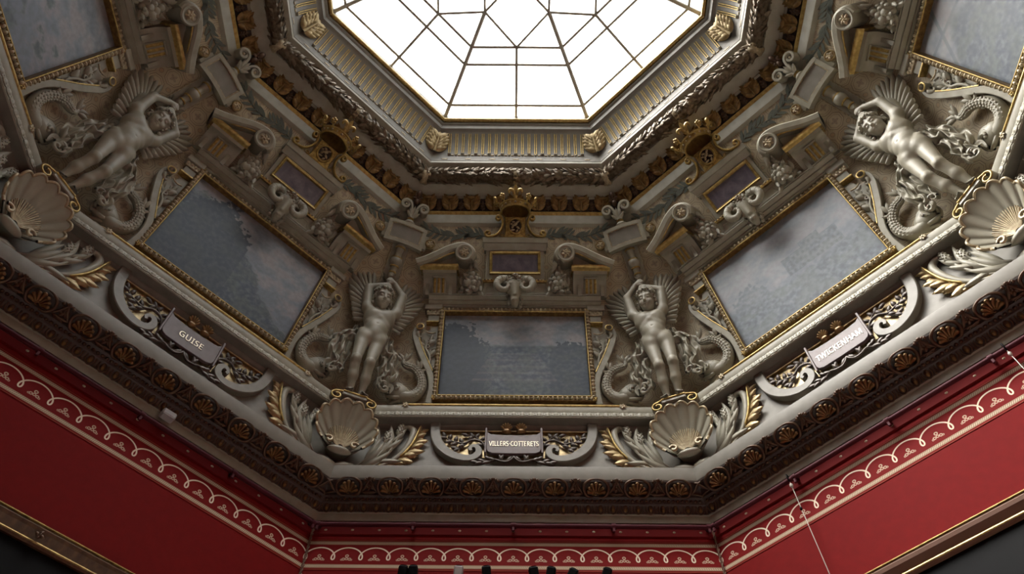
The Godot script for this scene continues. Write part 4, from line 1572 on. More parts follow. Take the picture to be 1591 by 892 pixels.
func make_crest() -> Node3D:
	var o := bare("crowned_crest")
	var m := MB.new()
	m.prism(v2([[-0.135, 0.80], [0.135, 0.80], [0.12, 0.84], [0.115, 0.95], [0.12, 1.04], [0.14, 1.06], [-0.14, 1.06], [-0.12, 1.04], [-0.115, 0.95], [-0.12, 0.84]]), -0.13, 0.10, 0.008)
	part(o, "shield_block", m, "gold")
	m = MB.new()
	m.at(Transform3D(Basis.from_scale(Vector3(0.92, 1.12, 1)), Vector3(0, 0.94, 0.11)))
	m.tube(spiral(Vector2.ZERO, 0.088, 0.088, 0, TAU * 23.0 / 24.0, 23), 0.014, 8, Vector3(0, 0, 1), false, true)
	part(o, "medallion_ring", m, "gold")
	m = MB.new()
	m.at(Transform3D(Basis(Vector3.RIGHT, PI / 2).scaled(Vector3(0.92, 1.12, 1)), Vector3(0, 0.94, 0.0)))
	m.lathe(PackedVector2Array([Vector2(0.084, 0.08), Vector2(0.084, 0.107), Vector2(0, 0.107)]), 20)
	part(o, "medallion_ground", m, "brown_deep")
	m = MB.new()
	for q in [[0.0, 0.955, 0.03, 0.02, 0.5], [-0.03, 0.93, 0.028, 0.014, 1.2], [0.03, 0.915, 0.03, 0.013, -0.7], [-0.02, 0.985, 0.024, 0.014, -0.4], [0.025, 0.985, 0.026, 0.013, 0.6], [-0.028, 0.885, 0.026, 0.011, 0.1], [0.02, 0.875, 0.022, 0.012, 0.9], [-0.045, 0.96, 0.016, 0.012, 0.0]]:
		m.ell(Vector3(q[0], q[1], 0.118), Vector3(q[2], q[3], 0.014), 8, 5, Basis(Vector3(0, 0, 1), q[4]))
	part(o, "medallion_relief", m, "gold_grey")
	for s in [-1.0, 1.0]:
		m = MB.new().at(mirror(s))
		var top := spiral(Vector2(0.192, 1.045), 0.012, 0.034, 5.2, -0.6 + 1.2, 14, 0.09)
		var pth := PackedVector3Array()
		for p in spiral(Vector2(0.195, 1.045), 0.010, 0.034, -5.0, 2.2, 14, 0.09): pth.append(p)
		for p in curve([[0.165, 1.06, 0.09], [0.148, 1.01, 0.09], [0.148, 0.95, 0.09], [0.175, 0.88, 0.09], [0.225, 0.83, 0.09], [0.285, 0.812, 0.09]], 5): pth.append(p)
		for p in spiral(Vector2(0.315, 0.85), 0.042, 0.010, -1.9, 4.8, 16, 0.09): pth.append(p)
		m.tube(pth, Vector2(0.015, 0.034), 7)
		part(o, "side_scroll", m, "gold")
		m = MB.new().at(mirror(s))
		for i in 7:
			m.ell(Vector3(0.185 + i * 0.018, 0.915 - i * 0.014 - 0.01, 0.05 + i * 0.002), Vector3.ONE * (0.010 + 0.001 * i), 7, 5)
		m.prism(v2([[0.15, 0.80], [0.30, 0.80], [0.24, 0.83], [0.18, 0.89], [0.15, 0.95]]), -0.06, 0.05)
		part(o, "husk_chain", m, "gold_grey")
		m = MB.new().at(mirror(s))
		m.tube(spiral(Vector2(0.15, 0.82), 0.022, 0.008, 0.2, 6.0, 12, 0.09), 0.008, 6)
		part(o, "small_curl", m, "gold")
	# crown
	m = MB.new().at(Transform3D(Basis(Vector3.RIGHT, -0.12).scaled(Vector3.ONE * 1.14), Vector3(0, 1.105, 0.12)))
	m.lathe(PackedVector2Array([Vector2(0.135, 0.0), Vector2(0.148, 0.0), Vector2(0.150, 0.012), Vector2(0.146, 0.018), Vector2(0.156, 0.052), Vector2(0.164, 0.056), Vector2(0.166, 0.068), Vector2(0.154, 0.072), Vector2(0.138, 0.01)]), 28)
	var cr := part(o, "crown_band", m, "gold")
	m = MB.new().at(Transform3D(Basis(Vector3.RIGHT, -0.12).scaled(Vector3.ONE * 1.14), Vector3(0, 1.105, 0.12)))
	m.lathe(PackedVector2Array([Vector2(0.142, 0.012), Vector2(0.12, 0.05), Vector2(0.07, 0.075), Vector2(0.0, 0.08)]), 20)
	part(o, "crown_lining", m, "gold_old")
	m = MB.new().at(Transform3D(Basis(Vector3.RIGHT, -0.12).scaled(Vector3.ONE * 1.14), Vector3(0, 1.105, 0.12)))
	for i in 18:
		var a := TAU * i / 18.0
		m.ell(Vector3(sin(a) * 0.152, 0.035, cos(a) * 0.152), Vector3.ONE * (0.013 if i % 2 == 0 else 0.008), 7, 5)
	part(cr, "jewels", m, "gold_grey", "", true)
	for i in 8:
		var a := TAU * i / 8.0
		var b := Transform3D(Basis(Vector3.RIGHT, -0.12).scaled(Vector3.ONE * 1.14), Vector3(0, 1.105, 0.12)) * Transform3D(Basis(Vector3.UP, a) * Basis(Vector3.RIGHT, 0.42), Vector3(sin(a) * 0.16, 0.065, cos(a) * 0.16))
		m = MB.new().at(b)
		if i % 2 == 0:
			# fleur-de-lis
			m.leaf(0.15, 0.062, 0.022, 0.05, 6, 4)
			for s in [-1.0, 1.0]:
				m.tube(curve([[s * 0.008, 0.03, 0.01], [s * 0.022, 0.075, 0.014], [s * 0.052, 0.09, 0.016], [s * 0.066, 0.068, 0.014], [s * 0.055, 0.052, 0.012]], 4), [0.009, 0.016, 0.017, 0.013, 0.006], 7)
			m.box(Vector3(0, 0.04, 0.006), Vector3(0.05, 0.014, 0.03), 0.003)
			part(o, "fleur_de_lis", m, "gold")
		else:
			for q in 5: m.ell(Vector3(0.021 * sin(TAU * q / 5), 0.055 + 0.021 * cos(TAU * q / 5), 0.008), Vector3(0.015, 0.015, 0.012), 7, 5)
			m.ell(Vector3(0, 0.055, 0.016), Vector3.ONE * 0.010, 7, 5)
			m.tube(pv([[0, 0, 0], [0, 0.04, 0.004]]), 0.009, 6)
			part(o, "crown_flower", m, "gold")
	return o

func build_crests() -> void:
	var c := make_crest()
	var first := true
	for k in [0, -1, 1, -2, 2]:
		put(c if first else c.duplicate(), high_plane(k) * Transform3D(Basis(), Vector3(0, 0, 0.075)), "gilded crest with crown and round medallion above plaque, " + bay_name(k), "crest", "gilded crowned crests")
		first = false
	var flat := MB.new()
	var pts := PackedVector2Array()
	for i in 12:
		var t := float(i) / 6.0
		var y := t if t <= 1.0 else 2.0 - t
		var w := 0.125 * pow(sin(PI * clampf(y, 0.001, 0.999)), 0.8)
		pts.append(Vector2(w if t <= 1.0 else -w, y))
	flat.prism(pts, 0.0, 0.02)
	var lm: MeshInstance3D = null
	for k in [0, -1, 1, -2, 2]:
		for s in [-1, 1]:
			var rng := RandomNumberGenerator.new()
			rng.seed = 91
			var o := bare("painted_laurel_branch")
			var mx := mirror(s)
			var surf := func(p: Vector3) -> Vector3:
				var a: float = 3.72 - p.y * 0.635
				var d := maxf(0.0, p.x - (a - 1.0) * T)
				return Vector3(p.x, p.y, 0.006 + d * d * 0.75)
			var line := curve([[0.36, 0.88], [0.50, 0.925], [0.64, 0.905], [0.78, 0.885], [0.95, 0.93], [1.12, 1.0]], 8)
			var path := PackedVector3Array()
			for p in line: path.append(surf.call(p))
			var m := MB.new().at(mx)
			m.tube(path, Vector2(0.009, 0.003), 6)
			part(o, "stem", m, "laurel_paint")
			for i in 12:
				var j := 1 + int(i * (path.size() - 3) / 12.0)
				var t := path[j + 1] - path[j]
				var base := atan2(t.y, t.x) - PI / 2
				for sd in [-1.0, 1.0]:
					var turn: float = base + sd * rng.randf_range(0.45, 1.0)
					var len := rng.randf_range(0.10, 0.15)
					var mid: Vector3 = surf.call(path[j] + Vector3(-sin(turn), cos(turn), 0) * len * 0.6)
					var tr := Transform3D(Basis(Vector3(0, 0, 1), turn * s).scaled_local(Vector3(len * 1.15, len, 0.2)), Vector3(path[j].x * s, path[j].y, maxf(path[j].z, mid.z)))
					if lm == null:
						lm = part(o, "leaf", flat, "laurel_paint")
						lm.transform = tr
					else: again(o, "leaf", lm, tr)
			put(o, high_plane(k), "dark green laurel branch painted beside crest, " + side_name(k, s), "decoration", "painted laurel branches")

# ------------------------------------------------------------------ name tablets on the frieze

func build_tablets() -> void:
	var texts := {0: ["VILLERS\u00b7COTTERETS", 0.455, 0.062], -1: ["GUISE", 0.225, 0.066], 1: ["TWICKENHAM", 0.43, 0.066]}
	var font := SystemFont.new()
	font.font_names = PackedStringArray(["Droid Sans"])
	var leaf := MB.new()
	leaf.leaf(0.075, 0.046, 0.016, 0.12, 5, 4)
	var lm: MeshInstance3D = null
	for k in [0, -1, 1]:
		var o := bare("name_tablet")
		var y0 := 6.58
		var D := Vector3(0, -y0, 0)
		var sh := Transform3D(Basis(), D)
		var half := [[-0.70, 7.15], [-0.69, 7.03], [-0.635, 6.93], [-0.55, 6.855], [-0.455, 6.82], [-0.38, 6.84], [-0.30, 6.82]]
		var poly := PackedVector2Array()
		for q in half: poly.append(Vector2(q[0], q[1]))
		for i in half.size():
			var q: Array = half[half.size() - 1 - i]
			poly.append(Vector2(-q[0], q[1]))
		var m := MB.new().at(sh)
		m.prism(poly, -0.01, 0.012)
		part(o, "gilded_ground", m, "gold_leaf")
		m = MB.new().at(sh)
		m.box(Vector3(0, 7.148, 0.02), Vector3(1.40, 0.02, 0.04), 0.004)
		part(o, "gilded_edge", m, "gold_old")
		for s in [-1.0, 1.0]:
			var mx := mirror(s)
			m = MB.new().at(sh * mx)
			var path := curve([[0.745, 7.235], [0.735, 7.10], [0.705, 6.985], [0.645, 6.885], [0.56, 6.81], [0.47, 6.772], [0.39, 6.77], [0.335, 6.805], [0.318, 6.86], [0.338, 6.912], [0.378, 6.92], [0.40, 6.888], [0.388, 6.862]], 5)
			m.sweep(path, rect_sec(-0.047, 0.047, -0.01, 0.065, 0.008), true, [1.0, 1.0, 1.0, 0.95, 0.9, 0.8, 0.7, 0.55, 0.4, 0.3])
			part(o, "scroll_frame", m, "stone_pale")
			m = MB.new().at(sh * mx)
			m.box(Vector3(0.258, 6.97, 0.07), Vector3(0.02, 0.335, 0.05), 0.004)
			part(o, "side_pin", m, "tablet")
			# leafy branch over the gilding
			var br := curve([[0.262, 6.93, 0.03], [0.305, 7.0, 0.04], [0.386, 7.015, 0.045], [0.46, 6.975, 0.04], [0.53, 6.99, 0.04], [0.585, 7.015, 0.035], [0.65, 7.07, 0.03]], 4)
			m = MB.new().at(sh * mx)
			m.tube(br, [0.014, 0.012, 0.010, 0.006], 6)
			m.tube(curve([[0.31, 7.0, 0.035], [0.35, 7.06, 0.04], [0.42, 7.09, 0.035]], 4), [0.008, 0.004], 5)
			m.tube(curve([[0.42, 7.0, 0.035], [0.47, 6.93, 0.035], [0.52, 6.90, 0.03]], 4), [0.008, 0.004], 5)
			part(o, "branch", m, "leaf_dark")
			for q in [[0.31, 7.02, 0.9], [0.36, 7.05, 0.5], [0.37, 7.06, -0.6], [0.42, 7.08, -1.2], [0.42, 7.02, 0.5], [0.45, 6.97, -2.2], [0.50, 6.92, -2.4], [0.51, 6.91, -1.4], [0.47, 6.98, -0.5], [0.52, 6.99, -2.1], [0.54, 7.0, 0.1], [0.57, 7.01, -1.9], [0.60, 7.03, 0.2], [0.62, 7.05, -1.5], [0.64, 7.06, -0.4], [0.28, 6.96, -1.6]]:
				var tr: Transform3D = sh * Transform3D(Basis(Vector3(0, 0, 1), q[2] * s), Vector3(q[0] * s, q[1], 0.035))
				if lm == null:
					lm = part(o, "leaf", leaf, "leaf_dark")
					lm.transform = tr
				else: again(o, "leaf", lm, tr)
			# bronze shell fans on the top edge
			m = MB.new().at(sh * mx)
			for i in 6:
				var a := -1.25 + i * 0.5
				m.tube(pv([[0.068 + sin(a) * 0.012, 7.105 + cos(a) * 0.01, 0.085], [0.068 + sin(a) * 0.04, 7.11 + cos(a) * 0.045, 0.105], [0.068 + sin(a) * 0.052, 7.112 + cos(a) * 0.066, 0.11]]), [0.007, 0.012, 0.011], 7)
			m.ell(Vector3(0.068, 7.10, 0.075), Vector3(0.048, 0.03, 0.03), 10, 6)
			part(o, "shell_fan", m, "bronze")
			# knotted leaves under the tablet
			m = MB.new().at(sh * mx)
			m.tube(curve([[0.0, 6.775, 0.07], [0.02, 6.735, 0.075], [0.06, 6.71, 0.07], [0.12, 6.715, 0.07], [0.17, 6.735, 0.07], [0.22, 6.715, 0.06], [0.30, 6.69, 0.05], [0.40, 6.685, 0.04]], 4), [0.010, 0.011, 0.010, 0.008, 0.004], 6)
			for q in [[0.10, 6.72, -0.4], [0.13, 6.73, 0.5], [0.16, 6.73, -1.2], [0.20, 6.73, -0.9], [0.21, 6.72, -2.0], [0.25, 6.71, -1.2], [0.27, 6.71, -1.9], [0.31, 6.70, -1.4], [0.07, 6.72, 0.8]]:
				m.at(sh * mx * lxf(q[0], q[1], 0.06, q[2]))
				m.leaf(0.085, 0.042, 0.018, 0.15, 4, 4)
			part(o, "knotted_leaves", m, "leaf_dark", "", true)
		m = MB.new().at(sh)
		var tp := PackedVector2Array()
		for q in [[-0.25, 7.125], [-0.243, 7.085], [-0.215, 7.06], [-0.12, 7.048], [0.0, 7.045], [0.12, 7.048], [0.215, 7.06], [0.243, 7.085], [0.25, 7.125], [0.25, 6.86], [0.235, 6.825], [0.195, 6.805], [0.10, 6.802], [0.0, 6.80], [-0.10, 6.802], [-0.195, 6.805], [-0.235, 6.825], [-0.25, 6.86]]:
			tp.append(Vector2(q[0], q[1]))
		tp.reverse()
		m.prism(tp, 0.055, 0.085, 0.004)
		part(o, "tablet", m, "tablet", "mauve-grey tablet lettered %s" % texts[k][0])
		var tm := TextMesh.new()
		tm.font = font
		tm.text = texts[k][0]
		tm.font_size = 64
		tm.pixel_size = 0.001
		tm.depth = 0.004
		var bb := tm.get_aabb()
		var ti := MeshInstance3D.new()
		ti.name = "lettering"
		ti.mesh = tm
		ti.material_override = mats["lettering"]
		var sx: float = texts[k][1] / bb.size.x
		var sy: float = texts[k][2] / bb.size.y
		ti.transform = Transform3D(Basis.from_scale(Vector3(sx, sy, 1)), Vector3(-bb.get_center().x * sx, 6.925 - y0 - bb.get_center().y * sy, 0.088))
		ti.set_meta("label", "cream letters %s" % texts[k][0])
		o.add_child(ti)
		put(o, bt(k, 0, y0, 3.93), "mauve name tablet lettered %s on gilded scroll-framed ground" % texts[k][0], "tablet", "name tablets on the frieze")

# ------------------------------------------------------------------ smooth solids: distance field meshed as surface nets

class Field:
	var o: Vector3
	var c: float
	var nx: int
	var ny: int
	var nz: int
	var f := PackedFloat32Array()

	func _init(lo: Vector3, hi: Vector3, cell: float) -> void:
		o = lo
		c = cell
		nx = int(ceil((hi.x - lo.x) / cell)) + 1
		ny = int(ceil((hi.y - lo.y) / cell)) + 1
		nz = int(ceil((hi.z - lo.z) / cell)) + 1
		f.resize(nx * ny * nz)
		f.fill(10.0)

	func _range(lo: Vector3, hi: Vector3) -> Array:
		var a := ((lo - o) / c).floor()
		var b := ((hi - o) / c).ceil()
		return [maxi(0, int(a.x)), mini(nx - 1, int(b.x)), maxi(0, int(a.y)), mini(ny - 1, int(b.y)), maxi(0, int(a.z)), mini(nz - 1, int(b.z))]

	# tapered capsule joined with a smooth minimum
	func cap(a: Vector3, b: Vector3, ra: float, rb: float, k := 0.03) -> void:
		var m := maxf(ra, rb) + k + 2.5 * c
		var g := _range(a.min(b) - Vector3.ONE * m, a.max(b) + Vector3.ONE * m)
		var ba := b - a
		var il := 1.0 / maxf(ba.length_squared(), 1e-9)
		for z in range(g[4], g[5] + 1):
			for y in range(g[2], g[3] + 1):
				var row := (z * ny + y) * nx
				for x in range(g[0], g[1] + 1):
					var p := o + Vector3(x, y, z) * c - a
					var h := clampf(p.dot(ba) * il, 0.0, 1.0)
					var d := (p - ba * h).length() - (ra + (rb - ra) * h)
					var e := f[row + x]
					var q := maxf(k - absf(d - e), 0.0)
					f[row + x] = minf(d, e) - q * q * 0.25 / k

	func ball(p0: Vector3, r: Vector3, k := 0.03, bas := Basis()) -> void:
		var mr := maxf(r.x, maxf(r.y, r.z))
		var m := Vector3.ONE * (mr + k + 2.5 * c)
		var g := _range(p0 - m, p0 + m)
		var inv := bas.transposed()
		var ir := Vector3.ONE / r
		for z in range(g[4], g[5] + 1):
			for y in range(g[2], g[3] + 1):
				var row := (z * ny + y) * nx
				for x in range(g[0], g[1] + 1):
					var p := inv * (o + Vector3(x, y, z) * c - p0)
					var p1 := p * ir
					var k0 := p1.length()
					var d := k0 * (k0 - 1.0) / maxf((p1 * ir).length(), 1e-6)
					var e := f[row + x]
					var q := maxf(k - absf(d - e), 0.0)
					f[row + x] = minf(d, e) - q * q * 0.25 / k

	func join(other: Field, k: float) -> void:
		for i in f.size():
			var d := other.f[i]
			var e := f[i]
			var q := maxf(k - absf(d - e), 0.0)
			f[i] = minf(d, e) - q * q * 0.25 / k

	func carve(p0: Vector3, r: float, k := 0.006) -> void:
		var m := Vector3.ONE * (r + k + 2.0 * c)
		var g := _range(p0 - m, p0 + m)
		for z in range(g[4], g[5] + 1):
			for y in range(g[2], g[3] + 1):
				var row := (z * ny + y) * nx
				for x in range(g[0], g[1] + 1):
					var d := r - (o + Vector3(x, y, z) * c - p0).length()
					var e := f[row + x]
					var q := maxf(k - absf(d - e), 0.0)
					f[row + x] = maxf(d, e) + q * q * 0.25 / k

	func mesh_into(m: MB) -> void:
		var idx := PackedInt32Array()
		idx.resize(nx * ny * nz)
		idx.fill(-1)
		var sy := nx
		var sz := nx * ny
		var offs := [0, 1, sy, sy + 1, sz, sz + 1, sz + sy, sz + sy + 1]
		var pos := [Vector3(0, 0, 0), Vector3(1, 0, 0), Vector3(0, 1, 0), Vector3(1, 1, 0), Vector3(0, 0, 1), Vector3(1, 0, 1), Vector3(0, 1, 1), Vector3(1, 1, 1)]
		var edges := [[0, 1], [2, 3], [4, 5], [6, 7], [0, 2], [1, 3], [4, 6], [5, 7], [0, 4], [1, 5], [2, 6], [3, 7]]
		var v := PackedFloat32Array()
		v.resize(8)
		for z in nz - 1:
			for y in ny - 1:
				var b := z * sz + y * sy
				for x in nx - 1:
					var i := b + x
					var a0 := f[i]
					if absf(a0) > 3.0 * c: continue
					var cnt := 0
					for q in 8:
						var w := f[i + offs[q]]
						v[q] = w
						if w < 0.0: cnt += 1
					if cnt == 0 or cnt == 8: continue
					var s := Vector3.ZERO
					var n := 0
					for e in edges:
						var p := v[e[0]]
						var r := v[e[1]]
						if (p < 0.0) != (r < 0.0):
							s += (pos[e[0]] as Vector3).lerp(pos[e[1]], p / (p - r))
							n += 1
					var g := Vector3(v[1] + v[3] + v[5] + v[7] - v[0] - v[2] - v[4] - v[6], v[2] + v[3] + v[6] + v[7] - v[0] - v[1] - v[4] - v[5], v[4] + v[5] + v[6] + v[7] - v[0] - v[1] - v[2] - v[3])
					idx[i] = m.vert(o + (Vector3(x, y, z) + s / n) * c, g)
		for z in range(1, nz - 1):
			for y in range(1, ny - 1):
				for x in range(1, nx - 1):
					var i := z * sz + y * sy + x
					var a := f[i]
					if absf(a) > 3.0 * c: continue
					var ia := a < 0.0
					if (f[i + 1] < 0.0) != ia: _quad(m, idx[i - sy - sz], idx[i - sz], idx[i], idx[i - sy], ia)
					if (f[i + sy] < 0.0) != ia: _quad(m, idx[i - 1 - sz], idx[i - 1], idx[i], idx[i - sz], ia)
					if (f[i + sz] < 0.0) != ia: _quad(m, idx[i - 1 - sy], idx[i - sy], idx[i], idx[i - 1], ia)

	func _quad(m: MB, a: int, b: int, d: int, e: int, fwd: bool) -> void:
		if a < 0 or b < 0 or d < 0 or e < 0: return
		if fwd:
			m.tri(a, b, d)
			m.tri(a, d, e)
		else:
			m.tri(a, d, b)
			m.tri(a, e, d)

# ------------------------------------------------------------------ the corners: shell, reeds, bracket, torch, tablet, scrolls

func make_shell() -> Node3D:
	var o := bare("scallop_shell")
	var hinge := Vector2(0, -0.215)
	var ribs := 11
	var rim := func(t: float, out: float) -> Vector2:
		# t from -1 to 1 round the rim, starting and ending by the hinge
		var a := t * 2.45
		var sc := 1.0 + 0.075 * absf(sin(t * PI * ribs * 0.5))
		return Vector2(sin(a), cos(a)) * (0.262 * sc + out) * Vector2(1.0, 1.0)
	var depth := func(s: float, t: float) -> float:
		return -0.05 + 0.20 * pow(s, 1.6) * (0.65 + 0.35 * cos(t * 1.6)) + (0.034 * absf(sin(t * PI * ribs * 0.5)) - 0.02) * s
	for layer in 2:
		var rows := []
		for j in 9:
			var s := j / 8.0
			var row := PackedVector3Array()
			for i in ribs * 6 + 1:
				var t := 2.0 * i / (ribs * 6) - 1.0
				var p: Vector2 = hinge.lerp(rim.call(t, 0.0), s)
				row.append(Vector3(p.x, p.y, depth.call(s, t) - 0.02 * layer))
			rows.append(row)
		var m := MB.new()
		m.grid(rows)
		part(o, "bowl" if layer == 0 else "back", m, "stone")
	var edge := PackedVector3Array()
	for i in ribs * 8 + 1:
		var t := 2.0 * i / (ribs * 8) - 1.0
		var p: Vector2 = rim.call(t, 0.0)
		edge.append(Vector3(p.x, p.y, depth.call(1.0, t) - 0.005))
	var m := MB.new()
	m.tube(edge, 0.013, 7)
	part(o, "gilded_rim", m, "gold_grey", "pale gilded scalloped rim")
	# gilded inner fan
	m = MB.new()
	for i in 21:
		var t := (i - 10) / 10.0 * 0.62
		var p0: Vector2 = hinge.lerp(rim.call(t, 0.0), 0.10)
		var p1: Vector2 = hinge.lerp(rim.call(t, 0.0), 0.34)
		var p2: Vector2 = hinge.lerp(rim.call(t, 0.0), 0.52)
		m.tube(pv([[p0.x, p0.y, 0.01], [p1.x, p1.y, 0.025], [p2.x, p2.y, 0.045]]), [0.005, 0.008, 0.006], 5)
	part(o, "gilded_fan", m, "gold_grey", "", true)
	for s in [-1.0, 1.0]:
		m = MB.new().at(mirror(s))
		m.tube(spiral(Vector2(0.115, -0.185), 0.04, 0.012, 0.5, 6.0, 14, 0.06), 0.014, 7)
		part(o, "hinge_curl", m, "gold_grey")
	m = MB.new()
	m.ell(Vector3(0, -0.225, 0.0), Vector3(0.11, 0.035, 0.045), 12, 6)
	part(o, "hinge", m, "stone")
	# stone core that ties it to the corner behind
	m = MB.new()
	m.at(Transform3D(Basis(Vector3.RIGHT, PI / 2), Vector3(0, -0.04, -0.235)))
	m.lathe(PackedVector2Array([Vector2(0.10, 0), Vector2(0.13, 0.10), Vector2(0.20, 0.20), Vector2(0.0, 0.22)]), 16)
	part(o, "core", m, "stone")
	return o

func make_reeds(s: float) -> Node3D:
	var o := bare("reed_spray")
	var mx := mirror(s)
	var z := func(x: float, up: float) -> float: return -0.234 + 0.414 * absf(x) + up
	var stems := [[[0.04, -0.33], [0.20, -0.25], [0.31, -0.05], [0.29, 0.17]], [[0.08, -0.33], [0.28, -0.24], [0.38, -0.05], [0.40, 0.10]], [[0.10, -0.33], [0.34, -0.25], [0.46, -0.02], [0.50, 0.20]]]
	for st in stems:
		var pts := []
		for p in st: pts.append([p[0], p[1], z.call(p[0], 0.06)])
		var path := curve(pts, 6)
		var m := MB.new().at(mx)
		m.tube(path, 0.012, 6)
		var r := part(o, "reed_stem", m, "stone")
		var d := (path[path.size() - 1] - path[path.size() - 2]).normalized()
		var e := path[path.size() - 1]
		m = MB.new().at(mx)
		m.tube(PackedVector3Array([e - d * 0.06, e - d * 0.03, e + d * 0.06, e + d * 0.10]), [0.012, 0.032, 0.034, 0.012], 9)
		for i in 5:
			for q in 7:
				var a := TAU * (q + 0.5 * (i % 2)) / 7.0
				var sd := d.cross(Vector3(0, 0, 1)).normalized()
				var up := sd.cross(d)
				m.ell(e + d * (-0.02 + 0.022 * i) + (sd * cos(a) + up * sin(a)) * 0.032, Vector3.ONE * 0.009, 5, 3)
		part(r, "seed_head", m, "stone")
	for q in [[0.14, -0.30, -1.35, 0.42, 0.09, -0.35], [0.22, -0.26, -0.75, 0.36, 0.08, -0.2], [0.26, -0.22, -0.2, 0.34, 0.075, 0.15], [0.34, -0.12, -0.75, 0.26, 0.075, -0.25], [0.36, -0.06, -1.2, 0.25, 0.07, -0.3], [0.40, 0.0, -0.5, 0.25, 0.08, -0.45], [0.30, -0.20, -1.5, 0.30, 0.07, 0.1], [0.33, 0.02, 0.25, 0.22, 0.06, 0.2], [0.44, 0.06, -1.0, 0.20, 0.06, -0.4], [0.10, -0.31, -1.5, 0.30, 0.06, 0.12]]:
		var m := MB.new().at(mx * Transform3D(Basis(Vector3.UP, -0.3925) * Basis(Vector3(0, 0, 1), q[2]), Vector3(q[0], q[1], z.call(q[0], 0.045))))
		m.leaf(q[3], q[4], 0.03, 0.12, 8, 4, 0, q[5])
		part(o, "reed_leaf", m, "stone")
	var m := MB.new().at(mx)
	var arc := []
	for p in [[0.12, -0.33], [0.34, -0.28], [0.50, -0.16], [0.59, 0.02], [0.62, 0.20], [0.57, 0.27], [0.50, 0.24]]: arc.append([p[0], p[1], z.call(p[0], 0.05)])
	m.tube(curve(arc, 5), [0.02, 0.02, 0.022, 0.03, 0.036, 0.028, 0.010], 8)
	part(o, "curled_stalk", m, "stone")
	m = MB.new().at(mx)
	m.tube(pv([[-0.02, -0.345, -0.10], [0.08, -0.335, -0.06], [0.16, -0.31, -0.06]]), [0.035, 0.04, 0.03], 8)
	part(o, "binding", m, "stone")
	return o

func make_gilded_leaf(s: float) -> Node3D:
	var o := bare("gilded_acanthus")
	var mx := mirror(s)
	var path := curve([[1.36, 0.08, 0.03], [1.18, 0.115, 0.035], [1.03, 0.22, 0.04], [0.935, 0.38, 0.045], [0.885, 0.60, 0.06]], 6)
	var m := MB.new().at(mx)
	m.tube(path, [0.008, 0.014, 0.016, 0.014, 0.006], 7)
	part(o, "midrib", m, "gold")
	for i in 11:
		var j := 3 + int(i * 1.9)
		var t := (path[j + 1] - path[j]).normalized()
		var base := atan2(t.y, t.x) - PI / 2
		m = MB.new().at(mx * lxf(path[j].x, path[j].y, 0.02, base + 0.75 - 0.25 * (i % 2)))
		var l := 0.08 + 0.11 * sin(PI * (i + 1.5) / 12.5) * (1.0 if i % 2 == 0 else 0.8)
		m.leaf(l, l * 0.46, 0.03, 0.12, 6, 4, 2, -0.15)
		m.at(mx * lxf(path[j].x - 0.0, path[j].y, 0.012, base + 1.25))
		m.leaf(l * 0.7, l * 0.42, 0.026, 0.1, 4, 4)
		part(o, "leaflet", m, "gold_leaf")
	m = MB.new().at(mx * lxf(0.90, 0.52, 0.03, 0.2))
	m.leaf(0.11, 0.05, 0.025, 0.2, 5, 4)
	part(o, "leaf_tip", m, "gold_leaf")
	return o

func make_foot_bracket() -> Node3D:
	var o := bare("scroll_console")
	var m := MB.new()
	m.box(Vector3(0, 0.195, 0.06), Vector3(0.24, 0.05, 0.24), 0.008)
	part(o, "foot_block", m, "stone")
	m = MB.new()
	m.tube(pv([[-0.115, 0.215, 0.183], [0.115, 0.215, 0.183]]), 0.010, 6)
	part(o, "gilded_edge", m, "gold")
	for s in [-1.0, 1.0]:
		m = MB.new().at(mirror(s))
		var path := PackedVector3Array()
		for p in curve([[0.06, 0.205], [0.12, 0.215], [0.17, 0.20]], 5): path.append(p)
		for p in spiral(Vector2(0.165, 0.145), 0.058, 0.022, 1.4, -5.4, 22): path.append(p)
		m.sweep(path, rect_sec(-0.012, 0.012, -0.06, 0.17, 0.004))
		var r := part(o, "scroll_roll", m, "stone")
		m = MB.new().at(mirror(s))
		var p2 := PackedVector3Array()
		for p in path: p2.append(p + Vector3(0, 0, 0.17))
		m.tube(p2, 0.010, 6)
		part(r, "gilded_rim", m, "gold")
	m = MB.new()
	for q in [-0.55, 0.0, 0.55]:
		m.at(Transform3D(Basis(Vector3(0, 0, 1), PI + q) * Basis(Vector3.RIGHT, -0.2), Vector3(q * 0.05, 0.17, 0.14)))
		m.leaf(0.15, 0.07, 0.03, 0.1, 5, 4)
	part(o, "acanthus_drop", m, "stone")
	m = MB.new()
	m.box(Vector3(0, 0.09, -0.02), Vector3(0.20, 0.17, 0.16), 0.01)
	part(o, "core", m, "stone")
	return o

